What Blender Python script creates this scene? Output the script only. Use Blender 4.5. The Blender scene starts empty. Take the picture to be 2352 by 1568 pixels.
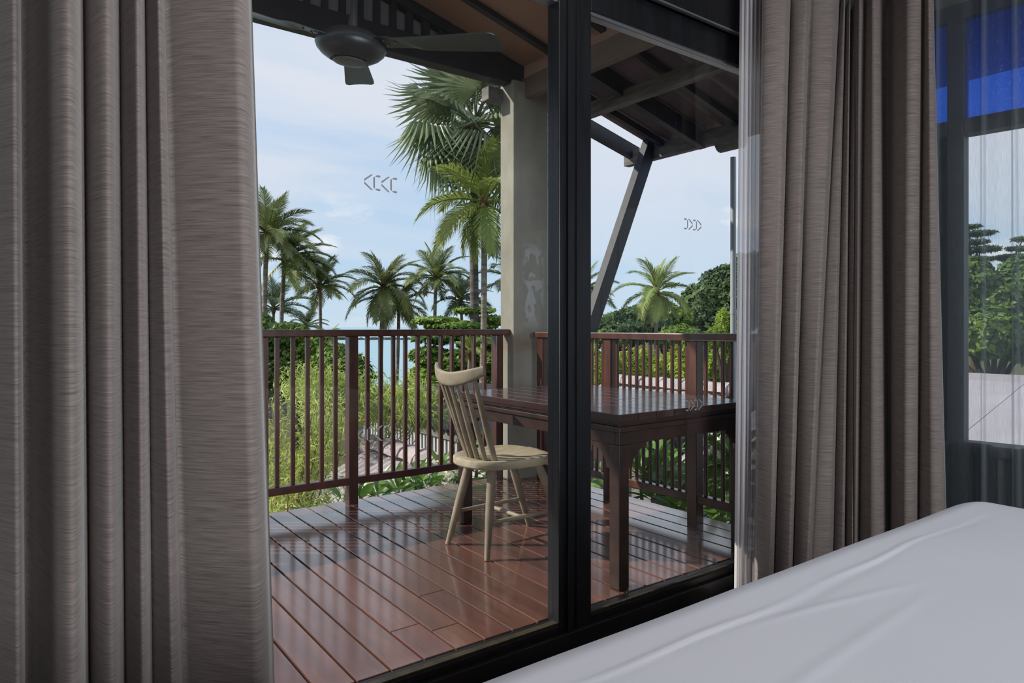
import bpy, bmesh, math, random
import numpy as np
from mathutils import Vector, Matrix
PI = math.pi
C = bpy.context.scene.collection
SC = bpy.context.scene

# ------------------------------------------------------------------ camera
F = 1568.0                       # focal length in pixels of the 2352-wide frame
CX, HY = 1176.0, 750.0           # optical axis column, horizon row
COS, SIN = 0.5958, 0.8031
CAM = Vector((0, 0, 1.08))
cam_d = bpy.data.cameras.new('camera'); cam = bpy.data.objects.new('camera', cam_d); C.objects.link(cam)
cam.location = CAM
cam.rotation_euler = (PI/2, 0, math.atan2(SIN, COS) - PI/2)
cam_d.sensor_width = 36; cam_d.lens = 24; cam_d.shift_y = -34/2352
cam_d.clip_start = .02; cam_d.clip_end = 20000
SC.camera = cam
def ray(u, v):
    a = (u-CX)/F; b = (HY-v)/F
    return Vector((COS+SIN*a, SIN-COS*a, b))
def at(u, v, t): return CAM + ray(u, v)*t
def at_z(u, v, z):
    r = ray(u, v); return CAM + r*((z-CAM.z)/r.z)
def at_y(u, v, y):
    r = ray(u, v); return CAM + r*(y/r.y)

# ------------------------------------------------------------------ exposure, sky, sun, added room fill light
SC.view_settings.view_transform = 'Standard'; SC.view_settings.look = 'None'
SC.view_settings.exposure = 0.0; SC.view_settings.gamma = 1; SC.view_settings.use_curve_mapping = False
SC.cycles.max_bounces = 10; SC.cycles.transparent_max_bounces = 24
SC.cycles.sample_clamp_indirect = 6

def N(nt, t, **kw):
    n = nt.nodes.new(t)
    for k, v in kw.items():
        if k.startswith('i_'):
            key = k[2:]
            n.inputs[int(key) if key.isdigit() else key].default_value = v
        else: setattr(n, k, v)
    return n
def ramp(nt, fac, stops, interp='LINEAR'):
    r = N(nt, 'ShaderNodeValToRGB'); cr = r.color_ramp; cr.interpolation = interp
    while len(cr.elements) < len(stops): cr.elements.new(.5)
    for e, (p, c) in zip(cr.elements, stops):
        e.position = p; e.color = (*c, 1) if len(c) == 3 else c
    nt.links.new(fac, r.inputs[0]); return r.outputs[0]
def math_n(nt, op, a, b=None, c=None):
    m = N(nt, 'ShaderNodeMath', operation=op)
    for i, x in enumerate((a, b, c)):
        if x is None: continue
        if isinstance(x, (int, float)): m.inputs[i].default_value = x
        else: nt.links.new(x, m.inputs[i])
    return m.outputs[0]
def mixc(nt, fac, a, b, bt='MIX'):
    m = N(nt, 'ShaderNodeMix', data_type='RGBA', blend_type=bt)
    for sock, x in ((m.inputs[0], fac), (m.inputs[6], a), (m.inputs[7], b)):
        if isinstance(x, (int, float)): sock.default_value = x
        elif isinstance(x, tuple): sock.default_value = (*x, 1)
        else: nt.links.new(x, sock)
    return m.outputs[2]

world = bpy.data.worlds.new('world'); SC.world = world; world.use_nodes = True
wt = world.node_tree; wt.nodes.clear()
tc = N(wt, 'ShaderNodeTexCoord'); sep = N(wt, 'ShaderNodeSeparateXYZ'); wt.links.new(tc.outputs['Generated'], sep.inputs[0])
zc = math_n(wt, 'MAXIMUM', sep.outputs[2], 0.0)
base = ramp(wt, zc, [(0, (.56, .72, .84)), (.06, (.47, .67, .86)), (.22, (.40, .60, .86)), (.5, (.33, .52, .82)), (1, (.24, .42, .74))])
# high thin cloud: flattened noise on a cloud deck (direction divided by its height)
den = math_n(wt, 'ADD', zc, .14)
px = math_n(wt, 'DIVIDE', sep.outputs[0], den); py = math_n(wt, 'DIVIDE', sep.outputs[1], den)
cmb = N(wt, 'ShaderNodeCombineXYZ'); wt.links.new(px, cmb.inputs[0]); wt.links.new(py, cmb.inputs[1])
mp = N(wt, 'ShaderNodeMapping'); mp.inputs['Rotation'].default_value = (0, 0, .64); mp.inputs['Scale'].default_value = (.45, 1.1, 1); mp.inputs['Location'].default_value = (2.1, .55, 0)
wt.links.new(cmb.outputs[0], mp.inputs[0])
n1 = N(wt, 'ShaderNodeTexNoise', i_Scale=.9, i_Detail=7.0, i_Roughness=.52, i_Distortion=.35); wt.links.new(mp.outputs[0], n1.inputs['Vector'])
thin = ramp(wt, n1.outputs[0], [(.30, (0, 0, 0)), (.54, (1, 1, 1))])
fade = ramp(wt, zc, [(.02, (.25, .25, .25)), (.2, (.85, .85, .85)), (.32, (1, 1, 1))])
thin = mixc(wt, 1.0, thin, fade, 'MULTIPLY')
col = mixc(wt, thin, base, (.73, .765, .86))
# low heaped clouds near the horizon
mp2 = N(wt, 'ShaderNodeMapping'); mp2.inputs['Scale'].default_value = (5.2, 5.2, 11.0); mp2.inputs['Location'].default_value = (.4, 3.1, .2)
wt.links.new(tc.outputs['Generated'], mp2.inputs[0])
n2 = N(wt, 'ShaderNodeTexNoise', i_Scale=1.0, i_Detail=8.0, i_Roughness=.55); wt.links.new(mp2.outputs[0], n2.inputs['Vector'])
heap = ramp(wt, n2.outputs[0], [(.56, (0, 0, 0)), (.64, (1, 1, 1))])
band = ramp(wt, zc, [(.0, (.2, .2, .2)), (.05, (1, 1, 1)), (.15, (1, 1, 1)), (.2, (0, 0, 0))])
heap = mixc(wt, 1.0, heap, band, 'MULTIPLY')
col = mixc(wt, heap, col, (.86, .89, .95))
below = math_n(wt, 'LESS_THAN', sep.outputs[2], -.002)
col = mixc(wt, below, col, (.16, .2, .17))
bg = N(wt, 'ShaderNodeBackground', i_Strength=1.06); wt.links.new(col, bg.inputs[0])
wo = N(wt, 'ShaderNodeOutputWorld'); wt.links.new(bg.outputs[0], wo.inputs[0])

sun_d = bpy.data.lights.new('sun', 'SUN'); sun_d.energy = 5.0; sun_d.angle = .012; sun_d.color = (1, .93, .82)
sun = bpy.data.objects.new('sun', sun_d); C.objects.link(sun)
sun.rotation_euler = Vector((.8, -.6, -.70)).to_track_quat('-Z', 'Y').to_euler()

def area(name, loc, to, sx, sy, w, col):
    d = bpy.data.lights.new(name, 'AREA'); d.shape = 'RECTANGLE'; d.size = sx; d.size_y = sy; d.energy = w; d.color = col
    o = bpy.data.objects.new(name, d); C.objects.link(o); o.location = loc
    o.rotation_euler = (Vector(to)-Vector(loc)).to_track_quat('-Z', 'Y').to_euler(); return o
area('added_back_fill', (1.15, -2.93, 1.6), (.6, 1, 1.0), 1.5, 1.7, 150, (.93, .95, 1))  # unseen fill light added behind the camera to brighten bed and curtains
area('added_overhead_fill', (1.15, 1.25, 2.69), (1.15, 1.25, 0), .9, .5, 9, (1, .97, .94))  # unseen overhead fill, added to bring out the curtain folds

# ------------------------------------------------------------------ geometry helpers
ORG = {}
class MB:
    def __init__(s): s.v = []; s.f = []
    def add(s, vs, fs):
        o = len(s.v); s.v += [tuple(p) for p in vs]; s.f += [tuple(i+o for i in f) for f in fs]; return s
    def box(s, x0, y0, z0, x1, y1, z1):
        return s.add([(x0,y0,z0),(x1,y0,z0),(x1,y1,z0),(x0,y1,z0),(x0,y0,z1),(x1,y0,z1),(x1,y1,z1),(x0,y1,z1)],
                     [(3,2,1,0),(4,5,6,7),(0,1,5,4),(1,2,6,5),(2,3,7,6),(3,0,4,7)])
    def bar(s, p0, p1, w, h, up=(0,0,1)):
        p0 = Vector(p0); p1 = Vector(p1); d = (p1-p0).normalized(); up = Vector(up)
        sd = d.cross(up).normalized()*(w/2); u = sd.cross(d).normalized()*(h/2)
        vs = [p+sd*a+u*b for p in (p0, p1) for a, b in ((-1,-1),(1,-1),(1,1),(-1,1))]
        return s.add(vs, [(0,1,2,3),(7,6,5,4),(0,4,5,1),(1,5,6,2),(2,6,7,3),(3,7,4,0)])
    def tube(s, pts, rad, n=8, flat=1.0):
        pts = [Vector(p) for p in pts]
        if not hasattr(rad, '__len__'): rad = [rad]*len(pts)
        vs = []; fs = []; prev = None
        for i, p in enumerate(pts):
            d = (pts[min(i+1, len(pts)-1)]-pts[max(i-1, 0)]).normalized()
            if prev is None:
                a = Vector((0,0,1)) if abs(d.z) < .9 else Vector((1,0,0))
                prev = d.cross(a).normalized()
            sd = (prev-d*prev.dot(d)).normalized(); prev = sd; u = d.cross(sd)
            for k in range(n):
                an = 2*PI*k/n; vs.append(p+(sd*math.cos(an)+u*math.sin(an)*flat)*rad[i])
        for i in range(len(pts)-1):
            for k in range(n):
                a = i*n+k; b = i*n+(k+1) % n; fs.append((a, b, b+n, a+n))
        fs.append(tuple(range(n-1, -1, -1))); m = (len(pts)-1)*n; fs.append(tuple(range(m, m+n)))
        return s.add(vs, fs)
    def lathe(s, prof, n=24, M=Matrix.Identity(4)):
        vs = []; fs = []
        for r, z in prof:
            for k in range(n):
                a = 2*PI*k/n; vs.append(M @ Vector((r*math.cos(a), r*math.sin(a), z)))
        for i in range(len(prof)-1):
            for k in range(n):
                a = i*n+k; b = i*n+(k+1) % n; fs.append((a, b, b+n, a+n))
        fs.append(tuple(range(n-1, -1, -1))); m = (len(prof)-1)*n; fs.append(tuple(range(m, m+n)))
        return s.add(vs, fs)
    def prism(s, poly, fn, d0, d1):
        n = len(poly)
        vs = [fn(a, b, d0) for a, b in poly]+[fn(a, b, d1) for a, b in poly]
        fs = [tuple(range(n-1, -1, -1)), tuple(range(n, 2*n))]+[(i, (i+1) % n, n+(i+1) % n, n+i) for i in range(n)]
        return s.add(vs, fs)
    def grid(s, fn, nu, nv, wrap=False):
        vs = [fn(i/(nu-1), j/(nv-1)) for j in range(nv) for i in range(nu)]
        fs = [(j*nu+i, j*nu+i+1, (j+1)*nu+i+1, (j+1)*nu+i) for j in range(nv-1) for i in range(nu-1)]
        return s.add(vs, fs)
    def mesh(s, name, mat, smooth=None, o=(0,0,0), fix=True):
        me = bpy.data.meshes.new(name)
        me.from_pydata([(p[0]-o[0], p[1]-o[1], p[2]-o[2]) for p in s.v], [], s.f)
        if fix:
            bm = bmesh.new(); bm.from_mesh(me); bmesh.ops.recalc_face_normals(bm, faces=bm.faces); bm.to_mesh(me); bm.free()
        if mat: me.materials.append(mat)
        if smooth is not None:
            me.polygons.foreach_set('use_smooth', [True]*len(me.polygons)); me.set_sharp_from_angle(angle=math.radians(smooth))
        return me
    def build(s, name, mat, parent=None, smooth=None, bevel=0, kind=None, label=None, fix=True, origin=None):
        o = ORG.get(parent.name, Vector((0,0,0))) if parent else Vector(origin or (0,0,0))
        ob = bpy.data.objects.new(name, s.mesh(name, mat, smooth, o, fix)); C.objects.link(ob)
        if parent: ob.parent = parent
        else: ob.location = o
        ORG[ob.name] = o.copy()
        if bevel:
            m = ob.modifiers.new('bevel', 'BEVEL'); m.width = bevel; m.segments = 2; m.limit_method = 'ANGLE'; m.angle_limit = .7
        if kind: ob['kind'] = kind
        if label: ob['label'] = label
        return ob
def tag(o, label, cat=None, group=None, kind=None):
    o['label'] = label
    if cat: o['category'] = cat
    if group: o['group'] = group
    if kind: o['kind'] = kind
    return o
def thing(name, loc, label, cat, group=None, kind=None):
    o = bpy.data.objects.new(name, None); C.objects.link(o); o.location = loc; o.empty_display_size = .1
    ORG[o.name] = Vector(loc); return tag(o, label, cat, group, kind)
def inst(name, me, parent, M):
    """a part that shares mesh data; M is relative to its thing"""
    o = bpy.data.objects.new(name, me); C.objects.link(o); o.parent = parent; o.matrix_local = M; return o
def quads_mesh(name, V, mat, nq=4):
    """V: (n, nq, 3) array -> one mesh of n faces"""
    n = V.shape[0]; me = bpy.data.meshes.new(name)
    me.vertices.add(n*nq); me.vertices.foreach_set('co', V.reshape(-1).astype('f'))
    me.loops.add(n*nq); me.loops.foreach_set('vertex_index', np.arange(n*nq, dtype='i'))
    me.polygons.add(n); me.polygons.foreach_set('loop_start', np.arange(0, n*nq, nq, dtype='i'))
    me.polygons.foreach_set('loop_total', np.full(n, nq, dtype='i'))
    me.update(); me.validate(); me.materials.append(mat); return me

# ------------------------------------------------------------------ materials
MATS = {}
def newmat(name):
    m = bpy.data.materials.new(name); m.use_nodes = True; nt = m.node_tree; nt.nodes.clear()
    out = N(nt, 'ShaderNodeOutputMaterial'); MATS[name] = m; return m, nt, out
def pbr(name, col, rough=.5, spec=.5, noise=0.0, scale=(4,4,4), col2=None, bump=0.0, bscale=None, metal=0, coat=0, coatr=.1, rand=0.0, transl=0.0, detail=4.0, lo=.35, hi=.65, rvar=0.0):
    m, nt, out = newmat(name)
    b = N(nt, 'ShaderNodeBsdfPrincipled'); b.inputs['Roughness'].default_value = rough; b.inputs['Metallic'].default_value = metal
    b.inputs['Specular IOR Level'].default_value = spec; b.inputs['Coat Weight'].default_value = coat; b.inputs['Coat Roughness'].default_value = coatr
    tc = N(nt, 'ShaderNodeTexCoord'); c = None
    oi = N(nt, 'ShaderNodeObjectInfo')
    def noise_at(sc, det=detail):
        off = N(nt, 'ShaderNodeVectorMath', operation='ADD'); nt.links.new(tc.outputs['Object'], off.inputs[0])
        k = N(nt, 'ShaderNodeVectorMath', operation='SCALE', i_Scale=37.0); cb = N(nt, 'ShaderNodeCombineXYZ')
        for i in range(3): nt.links.new(oi.outputs['Random'], cb.inputs[i])
        nt.links.new(cb.outputs[0], k.inputs[0]); nt.links.new(k.outputs[0], off.inputs[1])
        mp = N(nt, 'ShaderNodeMapping'); mp.inputs['Scale'].default_value = sc; nt.links.new(off.outputs[0], mp.inputs[0])
        n = N(nt, 'ShaderNodeTexNoise', i_Scale=1.0, i_Detail=det, i_Roughness=.6); nt.links.new(mp.outputs[0], n.inputs['Vector']); return n.outputs[0]
    if col2:
        nz = noise_at(scale); f = ramp(nt, nz, [(lo, (0,0,0)), (hi, (1,1,1))])
        c = mixc(nt, f, col, col2)
        if rvar:
            nt.links.new(math_n(nt, 'MULTIPLY_ADD', nz, rvar*2, rough-rvar), b.inputs['Roughness'])
    else: c = mixc(nt, 0.0, col, col)
    if rand:
        h = N(nt, 'ShaderNodeHueSaturation'); nt.links.new(c, h.inputs['Color'])
        nt.links.new(math_n(nt, 'MULTIPLY_ADD', oi.outputs['Random'], 2*rand, 1-rand), h.inputs['Value'])
        r2 = math_n(nt, 'FRACT', math_n(nt, 'MULTIPLY', oi.outputs['Random'], 17.3))
        nt.links.new(math_n(nt, 'MULTIPLY_ADD', r2, rand*.08, .5-rand*.04), h.inputs['Hue']); c = h.outputs[0]
    nt.links.new(c, b.inputs['Base Color'])
    if bump:
        bn = noise_at(bscale or scale, 6.0); bp = N(nt, 'ShaderNodeBump', i_Strength=bump, i_Distance=.01); nt.links.new(bn, bp.inputs['Height'])
        nt.links.new(bp.outputs[0], b.inputs['Normal'])
    sh = b.outputs[0]
    if transl:
        t = N(nt, 'ShaderNodeBsdfTranslucent'); nt.links.new(c, t.inputs[0]); mx = N(nt, 'ShaderNodeMixShader', i_0=transl)
        nt.links.new(sh, mx.inputs[1]); nt.links.new(t.outputs[0], mx.inputs[2]); sh = mx.outputs[0]
    nt.links.new(sh, out.inputs[0]); return m

M = {}
M['deck'] = pbr('deck_wood', (.165,.072,.054), .24, .5, col2=(.098,.046,.038), scale=(14,1.2,14), bump=.10, bscale=(60,3,60), rand=.16, coat=1.0, coatr=.12, rvar=.12)
M['rail'] = pbr('rail_wood', (.105,.038,.024), .34, .5, col2=(.060,.020,.014), scale=(20,20,3), bump=.08, rand=.15, coat=.3, coatr=.2)
M['table'] = pbr('table_wood', (.060,.026,.021), .25, .5, col2=(.032,.016,.014), scale=(20,3,20), bump=.08, rand=.18, coat=.8, coatr=.12)
M['tabledge'] = pbr('table_side_wood', (.042,.021,.017), .4, .4, col2=(.021,.0125,.011), scale=(12,12,12), bump=.15, rand=.1)
M['frame'] = pbr('dark_door_paint', (.0045,.005,.006), .36, .4, col2=(.008,.009,.011), scale=(30,30,4), bump=.12, bscale=(90,90,12))
M['timber'] = pbr('dark_roof_timber', (.030,.030,.034), .55, .4, col2=(.045,.043,.048), scale=(8,8,8), bump=.15, rand=.1)
M['timber_grey'] = pbr('weathered_timber', (.24,.225,.215), .8, .2, col2=(.13,.12,.118), scale=(25,4,25), bump=.3)
M['ply'] = pbr('ceiling_board', (.42,.26,.20), .7, .2, col2=(.37,.23,.18), scale=(2,2,2), rand=.06)
M['plate'] = pbr('brown_beam_paint', (.22,.165,.13), .7, .2, col2=(.17,.13,.105), scale=(3,3,9), bump=.1)
M['sheet'] = pbr('purple_brown_roof_sheet', (.26,.19,.205), .7, .2, col2=(.19,.145,.16), scale=(3,3,3), bump=.2, rand=.1)
M['slot'] = pbr('grey_board', (.42,.41,.41), .8, .2)
M['concrete'] = pbr('bare_concrete', (.36,.34,.295), .85, .2, col2=(.26,.245,.215), scale=(3,3,2.2), bump=.25, bscale=(40,40,40))
M['chair'] = pbr('greyed_teak', (.34,.295,.225), .55, .3, col2=(.24,.205,.152), scale=(9,9,9), bump=.1, rand=.05)
M['chairseat'] = pbr('greyed_teak_seat', (.44,.385,.285), .5, .3, col2=(.32,.27,.19), scale=(3,30,30), bump=.1)
M['fan'] = pbr('charcoal_metal', (.065,.07,.075), .38, .5, metal=.55, bump=.12, bscale=(300,300,300))
M['fancap'] = pbr('grey_metal_cap', (.16,.165,.17), .45, .5, metal=.4)
M['screw'] = pbr('screw_metal', (.30,.30,.30), .3, .5, metal=1)
M['sheetfab'] = pbr('white_bed_sheet', (.68,.685,.735), .85, .1, col2=(.655,.665,.715), scale=(2,2,2), bump=.05, bscale=(300,300,300))
M['bedbase'] = pbr('dark_bed_base', (.03,.025,.022), .5, .4, col2=(.05,.04,.034), scale=(3,20,20))
M['wall'] = pbr('room_wall_paint', (.10,.085,.075), .8, .2, col2=(.085,.072,.064), scale=(2,2,2))
M['ceil'] = pbr('room_ceiling_paint', (.34,.33,.32), .9, .2)
M['darkwall'] = pbr('dark_panel', (.028,.027,.027), .8, .2, col2=(.022,.021,.021), scale=(40,40,2))
M['upper'] = pbr('grey_brown_panel', (.16,.145,.135), .8, .2, col2=(.14,.128,.12), scale=(4,4,4))
M['room_floor'] = pbr('room_floor_wood', (.06,.03,.02), .35, .4, col2=(.04,.02,.015), scale=(2,20,2))
M['olive'] = pbr('worn_threshold', (.055,.042,.024), .6, .3, col2=(.03,.024,.016), scale=(20,20,20), bump=.2)
M['alu'] = pbr('grey_track_metal', (.32,.33,.36), .35, .5, metal=.8)
M['knee'] = pbr('grey_blue_wall_panel', (.11,.125,.135), .8, .2, col2=(.095,.11,.12), scale=(30,30,3))
M['cushion'] = pbr('dark_grey_fabric', (.016,.0155,.0155), .95, .1, col2=(.012,.012,.012), scale=(80,80,80))
M['trunk'] = pbr('palm_bark', (.30,.265,.225), .9, .2, col2=(.16,.135,.115), scale=(1.5,1.5,9), bump=.5, lo=.4, hi=.6)
M['trunk2'] = pbr('dark_palm_bark', (.17,.155,.145), .9, .2, col2=(.085,.078,.075), scale=(1.5,1.5,9), bump=.5, lo=.4, hi=.6)
M['bark'] = pbr('tree_bark', (.10,.075,.055), .9, .2, col2=(.06,.045,.035), scale=(4,4,2), bump=.4)
def leaf(n, c, c2, rough=.5, tr=.3, rand=.15, scale=(1,1,1), **k): M[n] = pbr(n, c, rough, .35, col2=c2, scale=scale, transl=tr, rand=rand, **k)
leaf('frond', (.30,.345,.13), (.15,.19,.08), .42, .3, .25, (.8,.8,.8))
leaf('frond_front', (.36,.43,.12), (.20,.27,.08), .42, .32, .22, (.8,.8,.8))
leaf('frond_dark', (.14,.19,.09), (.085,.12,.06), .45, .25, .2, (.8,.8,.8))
leaf('frond_dry', (.42,.36,.10), (.30,.22,.07), .6, .3, .1, (.8,.8,.8))
leaf('fanleaf', (.27,.32,.19), (.15,.20,.11), .38, .22, .25, (.9,.9,.9))
leaf('almond', (0.255,0.383,0.053), (0.083,0.158,0.033), .45, .3, .1, (.55,.55,.9), lo=.4, hi=.6)
leaf('darktree', (0.084,0.147,0.039), (0.039,0.077,0.028), .5, .2, .1, (.6,.6,.6), lo=.4, hi=.6)
leaf('midtree', (0.195,0.300,0.048), (0.075,0.143,0.033), .5, .25, .1, (.5,.5,.5), lo=.4, hi=.6)
leaf('hilltree', (0.112,0.173,0.060), (0.045,0.083,0.039), .6, .2, .1, (.35,.35,.5), lo=.4, hi=.62)
leaf('hedge', (0.413,0.525,0.069), (0.213,0.312,0.044), .5, .35, .1, (.5,.5,.9), lo=.4, hi=.6)
leaf('bamboo', (.54,.62,.17), (.31,.39,.11), .45, .4, .1, (2.2,2.2,2.2), lo=.38, hi=.62)
leaf('bamboo_dry', (0.540,0.480,0.144), (0.432,0.288,0.084), .5, .35, .1, (3,3,3))
leaf('frangi', (0.182,0.329,0.063), (0.105,0.224,0.045), .32, .3, .3, (3,3,3))
leaf('frangi_mid', (0.390,0.494,0.169), (0.351,0.455,0.143), .4, .2, .1)
leaf('petal', (.86,.86,.74), (.80,.80,.66), .6, .3, .05)
leaf('spadix', (.55,.30,.04), (.42,.22,.03), .6, .1, .1)
M['coconut'] = pbr('coconut_husk', (.26,.20,.08), .6, .3, col2=(.18,.17,.05), scale=(3,3,3), rand=.2)
M['fibre'] = pbr('palm_fibre', (.20,.11,.05), .9, .1, col2=(.10,.06,.03), scale=(6,6,6))
M['culm'] = pbr('bamboo_stem', (.20,.19,.06), .5, .4, col2=(.11,.09,.04), scale=(3,3,3))
M['stem'] = pbr('grey_green_stem', (.22,.21,.17), .7, .2, col2=(.15,.15,.11), scale=(6,6,6))
M['rooftile'] = pbr('pale_cement_roof', (.50,.455,.47), .85, .2, col2=(.33,.29,.305), scale=(1.6,1.6,3), bump=.3, rand=.1, lo=.38, hi=.7)
M['ridge'] = pbr('ridge_cement', (.47,.40,.405), .9, .2, col2=(.30,.25,.255), scale=(5,5,5), bump=.6, rand=.12)
M['barge'] = pbr('dark_barge_board', (.030,.032,.036), .6, .3, col2=(.022,.023,.026), scale=(4,4,4))
M['greyboard'] = pbr('grey_fascia_board', (.24,.23,.22), .8, .2, col2=(.17,.165,.16), scale=(3,3,6))
M['housewall'] = pbr('dark_house_wall', (.05,.052,.058), .8, .2, col2=(.035,.036,.042), scale=(2,2,2))
M['whitestrip'] = pbr('pale_strip', (.52,.52,.53), .7, .3)
M['bluestuff'] = pbr('blue_shutter', (.02,.035,.20), .6, .3)
M['greyroof'] = pbr('smooth_grey_roof', (.40,.385,.42), .8, .2, col2=(.34,.325,.36), scale=(1,1,1), bump=.1)
M['ground'] = pbr('ground_soil_and_grass', (.07,.095,.03), .95, .1, col2=(.12,.10,.06), scale=(.4,.4,.4), bump=.3)
M['rock'] = pbr('dark_sea_rock', (.10,.085,.07), .9, .2, col2=(.05,.045,.04), scale=(.6,.6,.6))
M['pipe'] = pbr('galvanised_pipe', (.42,.45,.47), .5, .4, metal=.3, col2=(.34,.37,.39), scale=(8,8,3))
M['lampglow'] = None

# sea
m, nt, out = newmat('sea_water'); M['sea'] = m
b = N(nt, 'ShaderNodeBsdfPrincipled'); b.inputs['Base Color'].default_value = (.24,.43,.50,1); b.inputs['Roughness'].default_value = .22
tcn = N(nt, 'ShaderNodeTexCoord'); mp = N(nt, 'ShaderNodeMapping'); mp.inputs['Scale'].default_value = (.35,.35,.35); nt.links.new(tcn.outputs['Object'], mp.inputs[0])
nz = N(nt, 'ShaderNodeTexNoise', i_Scale=1.6, i_Detail=5.0, i_Roughness=.6); nt.links.new(mp.outputs[0], nz.inputs['Vector'])
bp = N(nt, 'ShaderNodeBump', i_Strength=.6, i_Distance=.4); nt.links.new(nz.outputs[0], bp.inputs['Height']); nt.links.new(bp.outputs[0], b.inputs['Normal']); nt.links.new(b.outputs[0], out.inputs[0])

# curtain cloth: fine horizontal slub weave
m, nt, out = newmat('taupe_slub_cloth'); M['curtain'] = m
b = N(nt, 'ShaderNodeBsdfPrincipled'); b.inputs['Roughness'].default_value = .7; b.inputs['Sheen Weight'].default_value = .25; b.inputs['Specular IOR Level'].default_value = .25
uv = N(nt, 'ShaderNodeUVMap')
def slub(sx, sz, det=3.0):
    mp = N(nt, 'ShaderNodeMapping'); mp.inputs['Scale'].default_value = (sx, sz, 1); nt.links.new(uv.outputs[0], mp.inputs[0])
    n = N(nt, 'ShaderNodeTexNoise', noise_dimensions='2D', i_Scale=1.0, i_Detail=det, i_Roughness=.65); nt.links.new(mp.outputs[0], n.inputs['Vector']); return n.outputs[0]
s1 = slub(11, 330); s2 = slub(6, 160, 2.0)
mixv = math_n(nt, 'ADD', math_n(nt, 'MULTIPLY', s1, .72), math_n(nt, 'MULTIPLY', s2, .28))
cc = ramp(nt, mixv, [(.30, (.118,.096,.086)), (.47, (.192,.161,.147)), (.60, (.240,.203,.187)), (.75, (.295,.255,.236))])
nt.links.new(cc, b.inputs['Base Color'])
bp = N(nt, 'ShaderNodeBump', i_Strength=.2, i_Distance=.0015); nt.links.new(mixv, bp.inputs['Height']); nt.links.new(bp.outputs[0], b.inputs['Normal'])
nt.links.new(b.outputs[0], out.inputs[0])

# sheer voile
def sheer_mat(name, col, trans, var):
    m, nt, out = newmat(name)
    d = N(nt, 'ShaderNodeBsdfDiffuse'); d.inputs[0].default_value = (*col, 1); t = N(nt, 'ShaderNodeBsdfTranslucent'); t.inputs[0].default_value = (*col, 1)
    mx = N(nt, 'ShaderNodeMixShader', i_0=.45); nt.links.new(d.outputs[0], mx.inputs[1]); nt.links.new(t.outputs[0], mx.inputs[2])
    tr = N(nt, 'ShaderNodeBsdfTransparent'); mx2 = N(nt, 'ShaderNodeMixShader')
    uv = N(nt, 'ShaderNodeUVMap'); mp = N(nt, 'ShaderNodeMapping'); mp.inputs['Scale'].default_value = (500, 14, 1); nt.links.new(uv.outputs[0], mp.inputs[0])
    n = N(nt, 'ShaderNodeTexNoise', noise_dimensions='2D', i_Scale=1.0, i_Detail=2.0); nt.links.new(mp.outputs[0], n.inputs['Vector'])
    lw = N(nt, 'ShaderNodeLayerWeight', i_Blend=.35)   # cloth seen edge-on hides more
    f = math_n(nt, 'MULTIPLY_ADD', n.outputs[0], var*2, trans-var)
    f = math_n(nt, 'MULTIPLY', f, math_n(nt, 'SUBTRACT', 1.0, math_n(nt, 'MULTIPLY', lw.outputs['Facing'], .75)))
    f.node.use_clamp = True
    nt.links.new(f, mx2.inputs[0]); nt.links.new(mx.outputs[0], mx2.inputs[1]); nt.links.new(tr.outputs[0], mx2.inputs[2]); nt.links.new(mx2.outputs[0], out.inputs[0])
    return m
M['sheer'] = sheer_mat('white_voile', (.88,.86,.88), .22, .05)
M['sheer_grey'] = sheer_mat('grey_voile', (.28,.335,.365), .73, .18)

# clear glass: transparent with a mirror part that grows at glancing angles
def glass_mat(name, tint, gloss=1.5, rough=0.0, bump=False):
    m, nt, out = newmat(name)
    tr = N(nt, 'ShaderNodeBsdfTransparent'); tr.inputs[0].default_value = (*tint, 1)
    gl = N(nt, 'ShaderNodeBsdfGlossy'); gl.inputs['Roughness'].default_value = rough
    fr = N(nt, 'ShaderNodeFresnel', i_IOR=1.5); ge = N(nt, 'ShaderNodeNewGeometry')
    f = math_n(nt, 'MULTIPLY', math_n(nt, 'MULTIPLY', fr.outputs[0], gloss), math_n(nt, 'SUBTRACT', 1.0, ge.outputs['Backfacing'])); f.node.use_clamp = True
    mx = N(nt, 'ShaderNodeMixShader'); nt.links.new(f, mx.inputs[0]); nt.links.new(tr.outputs[0], mx.inputs[1]); nt.links.new(gl.outputs[0], mx.inputs[2])
    nt.links.new(mx.outputs[0], out.inputs[0]); return m
M['glass'] = glass_mat('clear_glass', (.975,.985,.98), .6)
# blue patterned glass
m, nt, out = newmat('blue_patterned_glass'); M['blueglass'] = m
tcn = N(nt, 'ShaderNodeTexCoord'); vo = N(nt, 'ShaderNodeTexVoronoi', feature='DISTANCE_TO_EDGE', i_Scale=55.0); nt.links.new(tcn.outputs['Object'], vo.inputs['Vector'])
pat = ramp(nt, vo.outputs['Distance'], [(.04, (1,1,1)), (.12, (0,0,0))])
tr = N(nt, 'ShaderNodeBsdfTransparent'); nt.links.new(mixc(nt, pat, (.16,.44,1.0), (.26,.52,1.0)), tr.inputs[0])
tl = N(nt, 'ShaderNodeBsdfTranslucent'); tl.inputs[0].default_value = (.10,.27,1.0,1)
gl = N(nt, 'ShaderNodeBsdfGlossy'); gl.inputs['Roughness'].default_value = .25; gl.inputs[0].default_value = (.3,.35,.8,1)
bp = N(nt, 'ShaderNodeBump', i_Strength=.5, i_Distance=.003); nt.links.new(pat, bp.inputs['Height'])
for s in (tl, gl): nt.links.new(bp.outputs[0], s.inputs['Normal'])
mx = N(nt, 'ShaderNodeMixShader', i_0=.4); nt.links.new(tr.outputs[0], mx.inputs[1]); nt.links.new(tl.outputs[0], mx.inputs[2])
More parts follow.
